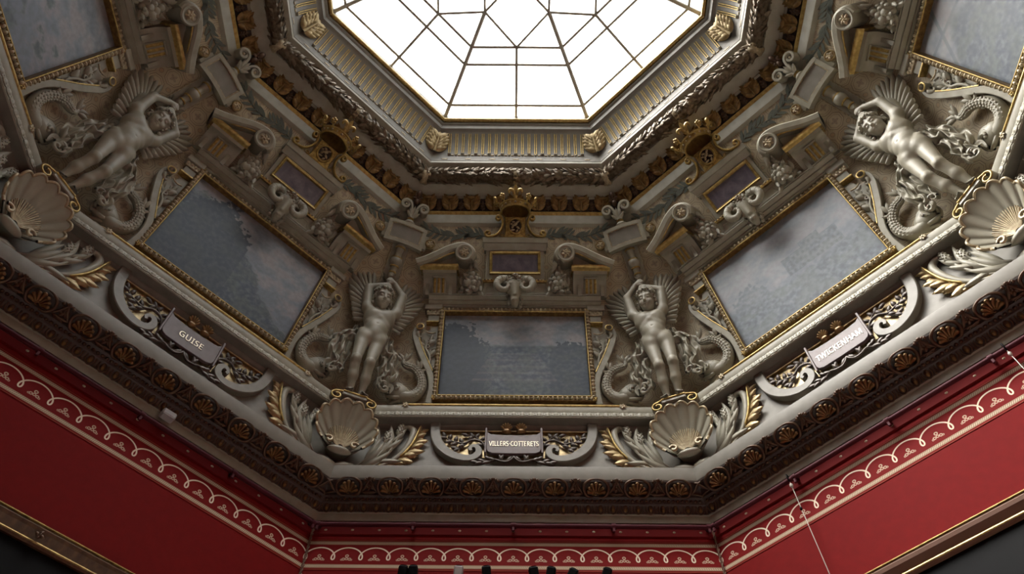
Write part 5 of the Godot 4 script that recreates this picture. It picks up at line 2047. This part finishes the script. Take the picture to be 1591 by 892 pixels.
func make_torch() -> Node3D:
	var o := bare("torch_baluster")
	var m := MB.new()
	m.box(Vector3(0, 0.40, -0.015), Vector3(0.20, 0.64, 0.03), 0.004)
	part(o, "backing_strip", m, "stone")
	for s in [-1.0, 1.0]:
		m = MB.new()
		m.tube(pv([[s * 0.10, 0.08, 0.0], [s * 0.10, 0.72, 0.0]]), 0.006, 6)
		part(o, "gilded_line", m, "gold_grey")
	m = MB.new().at(Transform3D(Basis(), Vector3(0, 0, 0.055)))
	m.lathe(PackedVector2Array([Vector2(0.0, 0.22), Vector2(0.042, 0.225), Vector2(0.045, 0.25), Vector2(0.034, 0.30), Vector2(0.036, 0.36), Vector2(0.044, 0.385), Vector2(0.062, 0.41), Vector2(0.07, 0.445), Vector2(0.066, 0.475), Vector2(0.05, 0.495), Vector2(0.038, 0.51), Vector2(0.036, 0.56), Vector2(0.045, 0.60), Vector2(0.052, 0.615), Vector2(0.052, 0.65), Vector2(0.0, 0.65)]), 18)
	part(o, "shaft", m, "stone")
	for y in [0.385, 0.49, 0.31, 0.62]:
		m = MB.new().at(Transform3D(Basis(), Vector3(0, y, 0.055)))
		var r: float = {0.385: 0.048, 0.49: 0.056, 0.31: 0.038, 0.62: 0.055}[y]
		m.lathe(PackedVector2Array([Vector2(r - 0.006, -0.010), Vector2(r + 0.004, -0.008), Vector2(r + 0.006, 0.0), Vector2(r + 0.004, 0.008), Vector2(r - 0.006, 0.010)]), 18)
		part(o, "gilded_ring", m, "gold")
	m = MB.new()
	var rng := RandomNumberGenerator.new()
	rng.seed = 5
	for i in 14:
		var a := TAU * i / 14.0
		m.at(Transform3D(Basis(Vector3.UP, a) * Basis(Vector3.RIGHT, 0.5), Vector3(sin(a) * 0.035, 0.17 + 0.03 * (i % 2), 0.055 + cos(a) * 0.035)))
		m.leaf(0.09, 0.05, 0.015, 0.3, 4, 4)
	part(o, "leaf_cup", m, "stone")
	return o

func make_corner_tablet() -> Node3D:
	var o := bare("corner_cartouche")
	var bend := func(x: float, y: float, zz: float) -> Vector3: return Vector3(x, y + 0.22 * x * x * -1.0 + 0.0, zz + 0.10 - 0.35 * x * x)
	var slab := func(x0: float, x1: float, y0: float, y1: float, z0: float, z1: float) -> MB:
		var m := MB.new()
		var n := 10
		var loops := []
		for i in n + 1:
			var x := lerpf(x0, x1, float(i) / n)
			loops.append(PackedVector3Array([bend.call(x, y0, z0), bend.call(x, y0, z1), bend.call(x, y1, z1), bend.call(x, y1, z0)]))
		for e in 4:
			var rows := []
			for l in loops: rows.append(PackedVector3Array([l[e], l[(e + 1) % 4]]))
			m.grid(rows)
		for e in [0, n]: m.quad(loops[e][0], loops[e][1], loops[e][2], loops[e][3])
		return m
	part(o, "plate", slab.call(-0.225, 0.225, 0.66, 0.92, -0.06, 0.03), "stone")
	part(o, "frame_top", slab.call(-0.228, 0.228, 0.885, 0.925, 0.0, 0.05), "stone")
	part(o, "frame_bottom", slab.call(-0.228, 0.228, 0.655, 0.695, 0.0, 0.05), "stone")
	part(o, "frame_end", slab.call(-0.228, -0.185, 0.69, 0.89, 0.0, 0.048), "stone")
	part(o, "frame_end", slab.call(0.185, 0.228, 0.69, 0.89, 0.0, 0.048), "stone")
	part(o, "panel", slab.call(-0.17, 0.17, 0.705, 0.875, 0.0, 0.033), "plaque_grey")
	part(o, "gilded_fillet", slab.call(-0.18, 0.18, 0.694, 0.702, 0.0, 0.046), "gold_grey")
	part(o, "gilded_fillet", slab.call(-0.18, 0.18, 0.878, 0.884, 0.0, 0.046), "gold_grey")
	part(o, "gilded_fillet", slab.call(-0.184, -0.176, 0.70, 0.88, 0.0, 0.044), "gold_grey")
	part(o, "gilded_fillet", slab.call(0.176, 0.184, 0.70, 0.88, 0.0, 0.044), "gold_grey")
	for s in [-1.0, 1.0]:
		var m := MB.new()
		m.box(Vector3(s * 0.245, 0.775, 0.06), Vector3(0.05, 0.17, 0.06), 0.005)
		part(o, "ear", m, "stone")
		m = MB.new().at(mirror(s) * Transform3D(Basis(Vector3.RIGHT, PI / 2), Vector3(0.305, 0.785, 0.055)))
		m.lathe(PackedVector2Array([Vector2(0.058, 0), Vector2(0.060, 0.04), Vector2(0.05, 0.05), Vector2(0.044, 0.04), Vector2(0, 0.038)]), 18)
		var b := part(o, "gilded_boss", m, "gold_leaf")
		m = MB.new()
		rosette(m, mirror(s) * lxf(0.305, 0.785, 0.095), 0.044, 5)
		part(b, "boss_flower", m, "gold_grey")
	return o

func make_top_scrolls() -> Node3D:
	var o := bare("scroll_finial")
	var m := MB.new().at(Transform3D(Basis(), Vector3(0, 0, 0.09)))
	m.lathe(PackedVector2Array([Vector2(0.0, 0.92), Vector2(0.062, 0.925), Vector2(0.066, 0.945), Vector2(0.045, 0.965), Vector2(0.032, 0.985), Vector2(0.036, 1.02), Vector2(0.0, 1.03)]), 16)
	part(o, "foot", m, "stone")
	m = MB.new().at(Transform3D(Basis(), Vector3(0, 0, 0.09)))
	m.lathe(PackedVector2Array([Vector2(0.03, 0.975), Vector2(0.042, 0.98), Vector2(0.042, 1.0), Vector2(0.03, 1.005)]), 16)
	part(o, "gilded_collar", m, "gold")
	for s in [-1.0, 1.0]:
		m = MB.new().at(mirror(s))
		var path := PackedVector3Array()
		for p in curve([[0.012, 1.0], [0.02, 1.07], [0.035, 1.14], [0.055, 1.185]], 5): path.append(p)
		for p in spiral(Vector2(0.108, 1.15), 0.062, 0.03, 2.5, -3.6, 22): path.append(p)
		m.sweep(path, rect_sec(-0.014, 0.014, 0.0, 0.14, 0.005))
		var v := part(o, "volute_band", m, "stone")
		m = MB.new().at(mirror(s) * Transform3D(Basis(Vector3.RIGHT, PI / 2), Vector3(0.108, 1.15, 0.02)))
		m.lathe(PackedVector2Array([Vector2(0.05, 0), Vector2(0.05, 0.10), Vector2(0.028, 0.112), Vector2(0.02, 0.09), Vector2(0.0, 0.085)]), 16)
		part(v, "eye", m, "stone")
		m = MB.new().at(mirror(s) * lxf(0.108, 1.15, 0.118))
		m.ell(Vector3.ZERO, Vector3(0.018, 0.018, 0.012), 8, 5)
		part(v, "gilded_button", m, "gold_grey")
	m = MB.new()
	for q in 5:
		m.at(Transform3D(Basis(Vector3(0, 0, 1), -0.8 + q * 0.4) * Basis(Vector3.RIGHT, 0.15), Vector3(0, 1.0, 0.12)))
		m.leaf(0.15 - 0.02 * absi(q - 2), 0.045, 0.02, 0.1, 5, 4)
	part(o, "acanthus", m, "stone")
	m = MB.new()
	rosette(m, Transform3D(Basis(Vector3.RIGHT, 0.2), Vector3(0, 1.30, 0.06)), 0.06, 6)
	m.ell(Vector3(0, 1.35, 0.07), Vector3(0.035, 0.05, 0.03), 8, 6)
	m.ell(Vector3(0, 1.24, 0.07), Vector3(0.03, 0.045, 0.03), 8, 6)
	part(o, "bronze_flower", m, "bronze_dark")
	return o

func build_corners() -> void:
	var protos := {"shell": make_shell(), "bracket": make_foot_bracket(), "torch": make_torch(), "tablet": make_corner_tablet(), "scrolls": make_top_scrolls()}
	var reeds := [make_reeds(-1), make_reeds(1)]
	var leaves := [make_gilded_leaf(-1), make_gilded_leaf(1)]
	var first := true
	for c in [-0.5, 0.5, -1.5, 1.5]:
		var w := corner_name(c)
		var g := func(o: Node3D) -> Node3D: return o if first else o.duplicate()
		put(g.call(protos.shell), bt(c, 0, 6.92, 4.03), "large grey scallop shell with gilded rim, corner " + w, "shell", "scallop shells in the corners")
		for i in 2:
			var toward: int = int(c + (i - 0.5))
			put(g.call(reeds[i]), bt(c, 0, 6.92, 4.03), "stone bulrush spray beside shell %s, %s" % [w, "curving towards " + bay_name(toward).trim_prefix("the ")], "carving", "bulrush sprays beside the shells")
		put(g.call(protos.bracket), bt(c, 0, 7.18, 4.14), "gilt-edged scroll console under winged statue " + w, "console", "scroll consoles under the statues")
		put(g.call(protos.torch), bt(c, 0, 9.05, 3.90, TILT_HIGH), "stone torch baluster with gilded rings above statue " + w, "baluster", "torch balusters above the statues")
		put(g.call(protos.tablet), bt(c, 0, 9.05, 3.90, TILT_HIGH), "blank curved grey cartouche with gilded bosses " + w, "cartouche", "blank corner cartouches")
		put(g.call(protos.scrolls), bt(c, 0, 9.05, 3.90, TILT_HIGH), "pair of small grey volutes above cartouche " + w, "finial", "volute finials above the cartouches")
		first = false
	first = true
	for k in [0, -1, 1, -2, 2]:
		for i in 2:
			put(leaves[i] if first else leaves[i].duplicate(), bt(k, 0, 6.58, 3.93), "gilded acanthus leaf curling on the frieze, " + side_name(k, i * 2 - 1), "ornament", "gilded acanthus leaves on the frieze")
		first = false

# ------------------------------------------------------------------ winged statues

func statue_body() -> MB:
	# a youth leaning back on the cove, both arms raised behind the head; coordinates x, up, out
	var f := Field.new(Vector3(-0.36, -0.10, -0.06), Vector3(0.36, 1.72, 0.36), 0.0125)
	var J := func(a: Array) -> Vector3: return Vector3(a[0], a[1], a[2])
	var bones := [
		# legs
		[[-0.088, 0.70, 0.13], [-0.096, 0.37, 0.185], 0.080, 0.050, 0.03],
		[[0.07, 0.70, 0.13], [0.046, 0.36, 0.19], 0.080, 0.050, 0.03],
		[[-0.096, 0.36, 0.185], [-0.074, 0.20, 0.14], 0.049, 0.05, 0.03],
		[[-0.074, 0.20, 0.14], [-0.056, 0.05, 0.11], 0.048, 0.030, 0.03],
		[[0.046, 0.355, 0.19], [0.056, 0.19, 0.14], 0.049, 0.05, 0.03],
		[[0.056, 0.19, 0.14], [0.058, 0.04, 0.11], 0.048, 0.030, 0.03],
		[[-0.096, 0.375, 0.215], [-0.096, 0.36, 0.215], 0.034, 0.034, 0.025],
		[[0.046, 0.37, 0.22], [0.046, 0.355, 0.22], 0.034, 0.034, 0.025],
		[[-0.056, 0.03, 0.09], [-0.066, -0.015, 0.185], 0.034, 0.026, 0.025],
		[[0.058, 0.02, 0.09], [0.076, -0.025, 0.185], 0.034, 0.026, 0.025],
		# pelvis and trunk
		[[-0.06, 0.73, 0.115], [0.05, 0.73, 0.115], 0.092, 0.092, 0.05],
		[[0.0, 0.76, 0.12], [0.012, 0.90, 0.125], 0.108, 0.100, 0.05],
		[[-0.035, 0.88, 0.12], [0.055, 0.89, 0.12], 0.085, 0.085, 0.05],
		[[-0.055, 1.01, 0.12], [0.085, 1.03, 0.12], 0.098, 0.098, 0.05],
		[[-0.06, 1.06, 0.165], [-0.03, 1.05, 0.17], 0.062, 0.060, 0.04],
		[[0.085, 1.09, 0.165], [0.06, 1.07, 0.17], 0.062, 0.060, 0.04],
		[[0.0, 0.84, 0.165], [0.005, 0.80, 0.17], 0.075, 0.07, 0.05],
		# shoulders, raised arms
		[[-0.085, 1.09, 0.12], [-0.145, 1.15, 0.12], 0.062, 0.06, 0.05],
		[[0.11, 1.13, 0.12], [0.17, 1.20, 0.12], 0.062, 0.06, 0.05],
		[[-0.145, 1.15, 0.12], [-0.20, 1.42, 0.145], 0.056, 0.044, 0.03],
		[[0.17, 1.20, 0.12], [0.185, 1.46, 0.145], 0.056, 0.044, 0.03],
		[[-0.20, 1.43, 0.145], [-0.065, 1.515, 0.165], 0.042, 0.028, 0.025],
		[[0.185, 1.465, 0.145], [0.055, 1.60, 0.165], 0.042, 0.028, 0.025],
		# ribs, flanks
		[[0.0, 1.0, 0.195], [-0.085, 0.925, 0.165], 0.028, 0.03, 0.025],
		[[0.02, 1.0, 0.195], [0.10, 0.935, 0.165], 0.028, 0.03, 0.025],
		[[-0.125, 0.80, 0.13], [-0.05, 0.70, 0.185], 0.04, 0.035, 0.03],
		[[0.125, 0.80, 0.13], [0.05, 0.70, 0.185], 0.04, 0.035, 0.03],
		# neck
		[[0.012, 1.10, 0.125], [-0.008, 1.20, 0.15], 0.056, 0.052, 0.04],
	]
	var lo := Vector3(-0.36, -0.10, -0.06)
	var hi := Vector3(0.36, 1.72, 0.36)
	var legs := Field.new(lo, hi, 0.0125)
	var other := Field.new(lo, hi, 0.0125)
	for i in bones.size():
		var b: Array = bones[i]
		var into := f
		if i < 10: into = legs if (b[0] as Array)[0] < 0.0 else other
		into.cap(J.call(b[0]), J.call(b[1]), b[2], b[3], b[4])
	legs.join(other, 0.004)
	f.join(legs, 0.045)
	f.carve(Vector3(0.003, 0.875, 0.243), 0.011, 0.012)
	# hands and feet
	var fine := MB.new()
	f.mesh_into(fine)
	for h in [[Vector3(-0.065, 1.515, 0.165), Vector3(0.93, 0.32, 0.10), -1.0], [Vector3(0.055, 1.60, 0.165), Vector3(-0.9, 0.42, 0.08), 1.0]]:
		var d: Vector3 = (h[1] as Vector3).normalized()
		var w: Vector3 = h[0]
		var up := Vector3(0, 0, 1)
		var sd: Vector3 = d.cross(up).normalized() * float(h[2])
		var g := Field.new(w - Vector3.ONE * 0.10, w + Vector3.ONE * 0.17, 0.006)
		g.cap(w - d * 0.02, w + d * 0.03, 0.028, 0.026, 0.02)
		for i in 4:
			var o := (i - 1.5) * 0.015
			var kn := w + d * 0.06 + sd * o + up * 0.008
			g.cap(w + d * 0.02 + sd * o * 0.8, kn, 0.014, 0.012, 0.012)
			var l := 0.036 - 0.004 * absf(i - 1.2)
			g.cap(kn, kn + d * l * 0.8 - up * 0.010, 0.0105, 0.010, 0.006)
			g.cap(kn + d * l * 0.8 - up * 0.010, kn + d * l * 1.25 - up * 0.032, 0.010, 0.0085, 0.005)
		var tb := w + d * 0.015 - sd * 0.022
		g.cap(tb, tb + d * 0.03 - sd * 0.022 + up * 0.006, 0.0125, 0.011, 0.01)
		g.cap(tb + d * 0.03 - sd * 0.022 + up * 0.006, tb + d * 0.055 - sd * 0.018 - up * 0.006, 0.011, 0.009, 0.005)
		g.mesh_into(fine)
	for q in [[-0.066, -0.015, -0.010], [0.076, -0.025, 0.010]]:
		for i in 5:
			var l := 0.045 - 0.006 * i
			var sg: float = signf(q[2])
			fine.tube(PackedVector3Array([Vector3(q[0] + (i - 1.6) * 0.0125 * sg, q[1] - 0.008, 0.195), Vector3(q[0] + (i - 1.6) * 0.014 * sg, q[1] - 0.014, 0.205 + l * 0.5), Vector3(q[0] + (i - 1.6) * 0.0145 * sg, q[1] - 0.020, 0.205 + l * 0.85)]), [0.012, 0.0105, 0.006] if i > 0 else [0.015, 0.014, 0.008], 7)
	# head: turned a little down towards the room
	var hb := Basis(Vector3(0, 1, 0), 0.12) * Basis(Vector3.RIGHT, 0.30) * Basis(Vector3(0, 0, 1), 0.10)
	var hc := Vector3(-0.018, 1.295, 0.185)
	var t := Transform3D(hb, hc)
	var e := Field.new(hc - Vector3(0.16, 0.22, 0.17), hc + Vector3(0.16, 0.20, 0.19), 0.0058)
	e.ball(t * Vector3(0, 0.035, -0.015), Vector3(0.094, 0.105, 0.105), 0.02, hb)
	e.ball(t * Vector3(0, -0.055, 0.02), Vector3(0.070, 0.085, 0.075), 0.04, hb)
	e.cap(t * Vector3(0, -0.118, 0.058), t * Vector3(0, -0.112, 0.062), 0.026, 0.026, 0.03)
	e.cap(t * Vector3(0, -0.06, -0.03), t * Vector3(0.01, -0.16, -0.045), 0.058, 0.056, 0.03)
	e.cap(t * Vector3(-0.045, 0.032, 0.075), t * Vector3(0.045, 0.032, 0.075), 0.018, 0.018, 0.02)
	for s in [-1.0, 1.0]:
		e.carve(t * Vector3(s * 0.036, 0.004, 0.106), 0.021, 0.012)
		e.ball(t * Vector3(s * 0.036, 0.002, 0.082), Vector3(0.018, 0.012, 0.014), 0.006, hb)
		e.ball(t * Vector3(s * 0.042, -0.045, 0.068), Vector3(0.03, 0.028, 0.022), 0.02, hb)
		e.ball(t * Vector3(s * 0.092, -0.01, -0.005), Vector3(0.012, 0.03, 0.018), 0.008, hb)
	e.cap(t * Vector3(0, 0.02, 0.092), t * Vector3(0, -0.036, 0.116), 0.010, 0.0145, 0.012)
	e.ball(t * Vector3(0, -0.045, 0.108), Vector3(0.021, 0.011, 0.012), 0.008, hb)
	e.ball(t * Vector3(0, -0.071, 0.090), Vector3(0.024, 0.0075, 0.012), 0.006, hb)
	e.ball(t * Vector3(0, -0.086, 0.087), Vector3(0.019, 0.008, 0.012), 0.006, hb)
	e.mesh_into(fine)
	return fine

func make_statue(mx: Transform3D, body: MB) -> Node3D:
	var o := bare("winged_statue")
	var m := MB.new().at(mx)
	for i in body.V.size(): m.vert(body.V[i], body.N[i])
	for i in range(0, body.I.size(), 3): m.tri(body.I[i], body.I[i + 2], body.I[i + 1])
	part(o, "body", m, "statue", "smooth pale grey nude youth, arms raised behind the head")
	# hair: rings of curls
	var hb := Basis(Vector3(0, 1, 0), 0.12) * Basis(Vector3.RIGHT, 0.30) * Basis(Vector3(0, 0, 1), 0.10)
	var t := Transform3D(hb, Vector3(-0.018, 1.295, 0.185))
	var rng := RandomNumberGenerator.new()
	rng.seed = 13
	m = MB.new()
	for row in 5:
		var el := 0.30 + row * 0.27
		var n := int(15 - row * 2.2)
		for i in n:
			var az := TAU * (i + 0.5 * (row % 2)) / n
			var d := Vector3(sin(az) * cos(el), sin(el), cos(az) * cos(el))
			if row == 0 and d.z > 0.75: continue
			var p := Vector3(d.x * 0.104, 0.040 + d.y * 0.112, -0.012 + d.z * 0.112)
			m.at(mx * t)
			m.ell(p, Vector3.ONE * rng.randf_range(0.017, 0.024), 7, 5)
			var b := Basis.looking_at(-d, Vector3(0.1, 1, 0.2))
			m.at(mx * t * Transform3D(b, p + d * 0.010))
			m.tube(spiral(Vector2.ZERO, 0.019, 0.006, 0, 7.0, 10, 0.0), 0.0065, 5)
	for i in 16:
		var s := -1.0 if i % 2 == 0 else 1.0
		m.at(mx * t)
		m.ell(Vector3(s * rng.randf_range(0.085, 0.112), 0.03 - 0.014 * i, rng.randf_range(-0.05, 0.02)), Vector3.ONE * rng.randf_range(0.018, 0.025), 7, 5)
	part(o, "hair", m, "stone", "curly hair with a wreath")
	# wings: each feather a piece
	for s in [-1.0, 1.0]:
		var wing := Node3D.new()
		wing.name = "wing"
		o.add_child(wing, true)
		m = MB.new().at(mx)
		m.tube(curve([[s * 0.09 + 0.01, 1.05, 0.05], [s * 0.17 + 0.01, 1.22, 0.05], [s * 0.20 + 0.01, 1.42, 0.045], [s * 0.17 + 0.01, 1.56, 0.03]], 5), [0.03, 0.05, 0.055, 0.03], 8)
		part(wing, "wing_arm", m, "stone")
		var fe := [[0.15, 1.42, 0.06, 0.50, 0.06], [0.16, 1.42, 0.20, 0.52, 0.06], [0.17, 1.41, 0.34, 0.50, 0.06], [0.175, 1.40, 0.47, 0.46, 0.06], [0.18, 1.38, 0.60, 0.41, 0.06], [0.185, 1.35, 0.73, 0.35, 0.06], [0.19, 1.32, 0.86, 0.29, 0.06], [0.19, 1.28, 0.99, 0.24, 0.058], [0.185, 1.24, 1.12, 0.20, 0.057], [0.175, 1.19, 1.26, 0.17, 0.056], [0.165, 1.14, 1.42, 0.15, 0.055], [0.15, 1.09, 1.58, 0.14, 0.054], [0.135, 1.04, 1.75, 0.135, 0.052]]
		for i in fe.size():
			var q: Array = fe[i]
			m = MB.new().at(mx * Transform3D(Basis.from_scale(Vector3(s, 1, 1)), Vector3(0.012, 0, 0)) * Transform3D(Basis(Vector3(0, 0, 1), -q[2]) * Basis(Vector3.UP, 0.18), Vector3(q[0], q[1], 0.022 + 0.003 * i)))
			m.feather(q[3], q[4] * 1.2, 0.014, 0.10)
			part(wing, "feather", m, "stone")
	# drapery: bunched folds falling behind the hips and legs
	for s in [-1.0, 1.0]:
		m = MB.new().at(mx)
		var line := [[0.16, 0.86, 0.04], [0.20, 0.74, 0.06], [0.235, 0.60, 0.06], [0.255, 0.46, 0.06], [0.24, 0.33, 0.06], [0.25, 0.22, 0.06]] if s > 0 else [[-0.14, 0.90, 0.04], [-0.20, 0.80, 0.05], [-0.27, 0.68, 0.06], [-0.275, 0.52, 0.06], [-0.265, 0.38, 0.06], [-0.28, 0.26, 0.06]]
		var spine := curve(line, 9)
		var cloth := []
		for j in spine.size():
			var u := float(j) / (spine.size() - 1)
			var wd := 0.055 + 0.05 * sin(PI * clampf(u * 0.85 + 0.08, 0, 1)) + (0.02 if u > 0.8 else 0.0)
			var row := PackedVector3Array()
			for i in 25:
				var v := i / 12.0 - 1.0
				var fold := 0.026 * sin(7.0 * v + 3.0 * sin(9.0 * u) + 2.0 * s) + 0.016 * sin(15.0 * v - 14.0 * u)
				var sway := 0.013 * sin(20.0 * u + 2.0 * v) + 0.006 * sin(37.0 * u)
				var p := spine[j] + Vector3(s * (v * wd + sway), 0.024 * sin(11.0 * v + 19.0 * u), 0.035 + fold * (1.0 - 0.4 * absf(v)) - 0.05 * v * v)
				row.append(p)
			cloth.append(row)
		m.grid(cloth)
		for q in 5:
			var c0: Array = line[5]
			m.tube(spiral(Vector2(c0[0] + s * 0.01 * (q - 2), c0[1] + 0.02 - 0.012 * q), 0.075 - 0.012 * q, 0.02, q * 1.1, q * 1.1 + 5.0, 14, 0.075 + 0.006 * q), Vector2(0.013, 0.02), 6)
		part(o, "drapery", m, "stone", "crumpled cloth folds")
	return o

func build_statues() -> void:
	var body := statue_body()
	var plain := make_statue(Transform3D(), body)
	var flipped := make_statue(mirror(-1.0), body)
	var used := {}
	for c in [-0.5, 0.5, -1.5, 1.5]:
		var p := plain if c == -0.5 or c == 1.5 else flipped
		var o: Node3D = p.duplicate() if used.has(p) else p
		used[p] = true
		put(o, bt(c, 0, 7.5, 4.15, 12.0), "grey statue of winged youth with raised arms, " + corner_name(c), "statue", "winged statues in the corners")

# ------------------------------------------------------------------ things on the red walls

func build_wall_things() -> void:
	for k in [0, -1, 1, -2, 2]:
		var o := bare("picture_rail")
		var m := MB.new()
		m.tube(pv([[-1.62, 0, 0.07], [1.62, 0, 0.07]]), 0.019, 10)
		part(o, "pipe", m, "rail")
		for x in [-1.6, -0.82, 0.0, 0.82, 1.6]:
			m = MB.new()
			m.tube(pv([[x, 0.03, 0.0], [x, 0.0, 0.07]]), 0.014, 7)
			m.tube(pv([[x - 0.02, 0, 0.07], [x + 0.02, 0, 0.07]]), 0.026, 10)
			m.box(Vector3(x, -0.035, 0.075), Vector3(0.022, 0.05, 0.02), 0.004)
			part(o, "rail_clamp", m, "rail")
		put(o, bt(k, 0, 6.025, 3.985), "dark maroon picture rail with clamps along red wall under " + bay_name(k), "rail", "picture rails on the red walls")
		var r := bare("gimp_cord")
		m = MB.new()
		var pth := PackedVector3Array()
		for i in 61: pth.append(Vector3(-1.645 + 3.29 * i / 60.0, 0.004 * sin(i * 1.9), 0.004))
		m.tube(pth, 0.009, 6)
		part(r, "braid", m, "rope")
		put(r, bt(k, 0, 6.10, 3.985), "thin brown twisted cord along wall top under " + bay_name(k), "cord", "cords trimming the red walls")
	for c in CORNERS:
		var o := bare("twisted_cord")
		var m := MB.new()
		for q in 2:
			var pth := PackedVector3Array()
			for i in 121:
				var a := i * 0.9 + q * PI
				pth.append(Vector3(0.006 * cos(a), -i * 0.0125, 0.006 * sin(a)))
			m.tube(pth, 0.007, 5, Vector3(1, 0, 0))
		part(o, "twisted_strands", m, "rope")
		put(o, bt(c, 0, 6.11, 4.0 * 1.0824 - 0.022), "twisted brown cord down red wall corner " + corner_name(c), "cord", "cords in the wall corners")
	# large pictures hung lower on the side walls; only their upper edges come into view
	for q in [[-1, 4.89, -1.35, 1.30], [1, 5.02, -1.30, 1.30]]:
		var o := bare("hung_painting")
		var hx: float = (q[3] - q[2]) * 0.5
		var h := 3.6
		for s in 4:
			var m := MB.new()
			rail(m, hx - 0.13, -h + 0.13, -0.13, [Vector2(0, 0.01), Vector2(0.0, 0.035), Vector2(0.02, 0.045), Vector2(0.03, 0.04), Vector2(0.075, 0.075), Vector2(0.10, 0.08), Vector2(0.118, 0.07), Vector2(0.13, 0.072), Vector2(0.13, 0.0)], s)
			var r := part(o, "frame_rail", m, "bronze_dark" if q[0] < 0 else "rope")
			m = MB.new()
			rail(m, hx - 0.012, -h + 0.012, -0.012, [Vector2(0, 0.07), Vector2(0.003, 0.082), Vector2(0.009, 0.082), Vector2(0.012, 0.07)], s)
			part(r, "gilded_edge", m, "gold")
			m = MB.new()
			rail(m, hx - 0.115, -h + 0.115, -0.115, [Vector2(0, 0.044), Vector2(0.004, 0.052), Vector2(0.012, 0.05), Vector2(0.014, 0.04)], s)
			part(r, "inner_lip", m, "gold")
		var m := MB.new()
		m.box(Vector3(0, -h * 0.5, 0.01), Vector3(2 * hx - 0.25, h - 0.25, 0.012))
		part(o, "canvas", m, "black", "very dark varnished canvas")
		if q[0] < 0:
			m = MB.new()
			rosette(m, lxf(-0.1, -0.075, 0.075), 0.035, 4)
			part(o, "frame_ornament", m, "bronze_dark")
		var b := bt(q[0], (q[2] + q[3]) * 0.5, q[1], 3.995)
		put(o, b, "dark painting in %s hung on red wall under %s" % ["carved brown frame" if q[0] < 0 else "plain gilt-edged brown frame", bay_name(q[0])], "painting")
	# spotlights on a bar in front of the wall, their heads just in view
	var bar := bare("light_bar")
	var m := MB.new()
	m.box(Vector3(0, 0, 0), Vector3(2.2, 0.05, 0.05), 0.006)
	part(bar, "track", m, "black")
	for x in [-1.05, 1.05]:
		m = MB.new()
		m.tube(pv([[x, 0, 0], [x, 0.02, -0.295]]), 0.012, 6)
		part(bar, "wall_arm", m, "black")
	put(bar, bt(0, 0, 5.14, 3.70), "black spotlight track in front of wall under the VILLERS-COTTERETS bay", "track")
	var spots := [[628, 0.0, 0.12], [703, 0.06, 0.02], [838, -0.2, 0.14], [883, 0.5, 0.10], [945, 0.35, 0.12], [608, 0.1, -0.03], [755, -0.1, -0.03], [855, 0.2, -0.03]]
	for i in spots.size():
		var x: float = (spots[i][0] - 797.0) * 0.0043
		var o := bare("spotlight")
		m = MB.new()
		m.tube(pv([[0, 0, 0], [0, 0.08, 0]]), 0.012, 6)
		part(o, "stem", m, "black")
		var tilt := Transform3D(Basis(Vector3(0, 0, 1), -spots[i][1]) * Basis(Vector3.RIGHT, 0.35), Vector3(0, 0.06, 0))
		m = MB.new().at(tilt)
		m.box(Vector3(0, 0.09, 0), Vector3(0.066, 0.17, 0.066), 0.008)
		var hd := part(o, "housing", m, "plastic_pale" if i == 1 else "black")
		m = MB.new().at(tilt * Transform3D(Basis(), Vector3(0, 0.176, 0)))
		m.lathe(PackedVector2Array([Vector2(0.030, -0.002), Vector2(0.030, 0.004), Vector2(0.022, 0.004), Vector2(0.018, -0.001), Vector2(0.0, -0.001)]), 14)
		part(hd, "lens_ring", m, "black")
		put(o, bt(0, x, 5.165, 3.70), "pale-faced square spotlight on the track" if i == 1 else ["first black spotlight from the pale one towards GUISE", "", "second black spotlight from the pale one towards TWICKENHAM", "fourth black spotlight from the pale one towards TWICKENHAM", "fifth black spotlight from the pale one towards TWICKENHAM", "second black spotlight from the pale one towards GUISE", "first black spotlight from the pale one towards TWICKENHAM", "third black spotlight from the pale one towards TWICKENHAM"][i], "spotlight", "spotlights on the track")
	var jb := bare("junction_box")
	m = MB.new()
	m.box(Vector3.ZERO, Vector3(0.11, 0.055, 0.08), 0.008)
	part(jb, "housing", m, "plastic_pale")
	m = MB.new()
	m.box(Vector3(0, -0.03, 0.01), Vector3(0.09, 0.008, 0.06), 0.002)
	part(jb, "cover", m, "plastic_pale")
	put(jb, bt(-1, 0.165, 6.16, 3.92), "small pale plastic box fixed under the cornice of the GUISE bay", "box")
	for q in [[1, -0.86], [1, 0.93]]:
		var o := bare("hanging_wire")
		m = MB.new()
		m.tube(pv([[0, 0.0, 0], [0, -1.0, -0.035]]), 0.0035, 5)
		part(o, "wire", m, "wire")
		m = MB.new()
		m.tube(curve([[0, 0.03, -0.01], [0, 0.035, 0.015], [0, 0.0, 0.02], [0, -0.03, 0.0]], 4), 0.006, 6)
		part(o, "hook", m, "black")
		m = MB.new()
		m.ell(Vector3(0, -0.07, 0), Vector3(0.014, 0.022, 0.014), 8, 6)
		part(o, "clip", m, "iron")
		m = MB.new()
		m.ell(Vector3(0, -0.30, -0.005), Vector3(0.011, 0.016, 0.011), 8, 6)
		part(o, "stop", m, "black")
		put(o, bt(q[0], q[1], 6.025, 3.90), "thin steel picture wire hooked on rail, %s end of the TWICKENHAM wall" % ("VILLERS-COTTERETS" if q[1] < 0 else "far"), "wire", "picture wires on the rail")
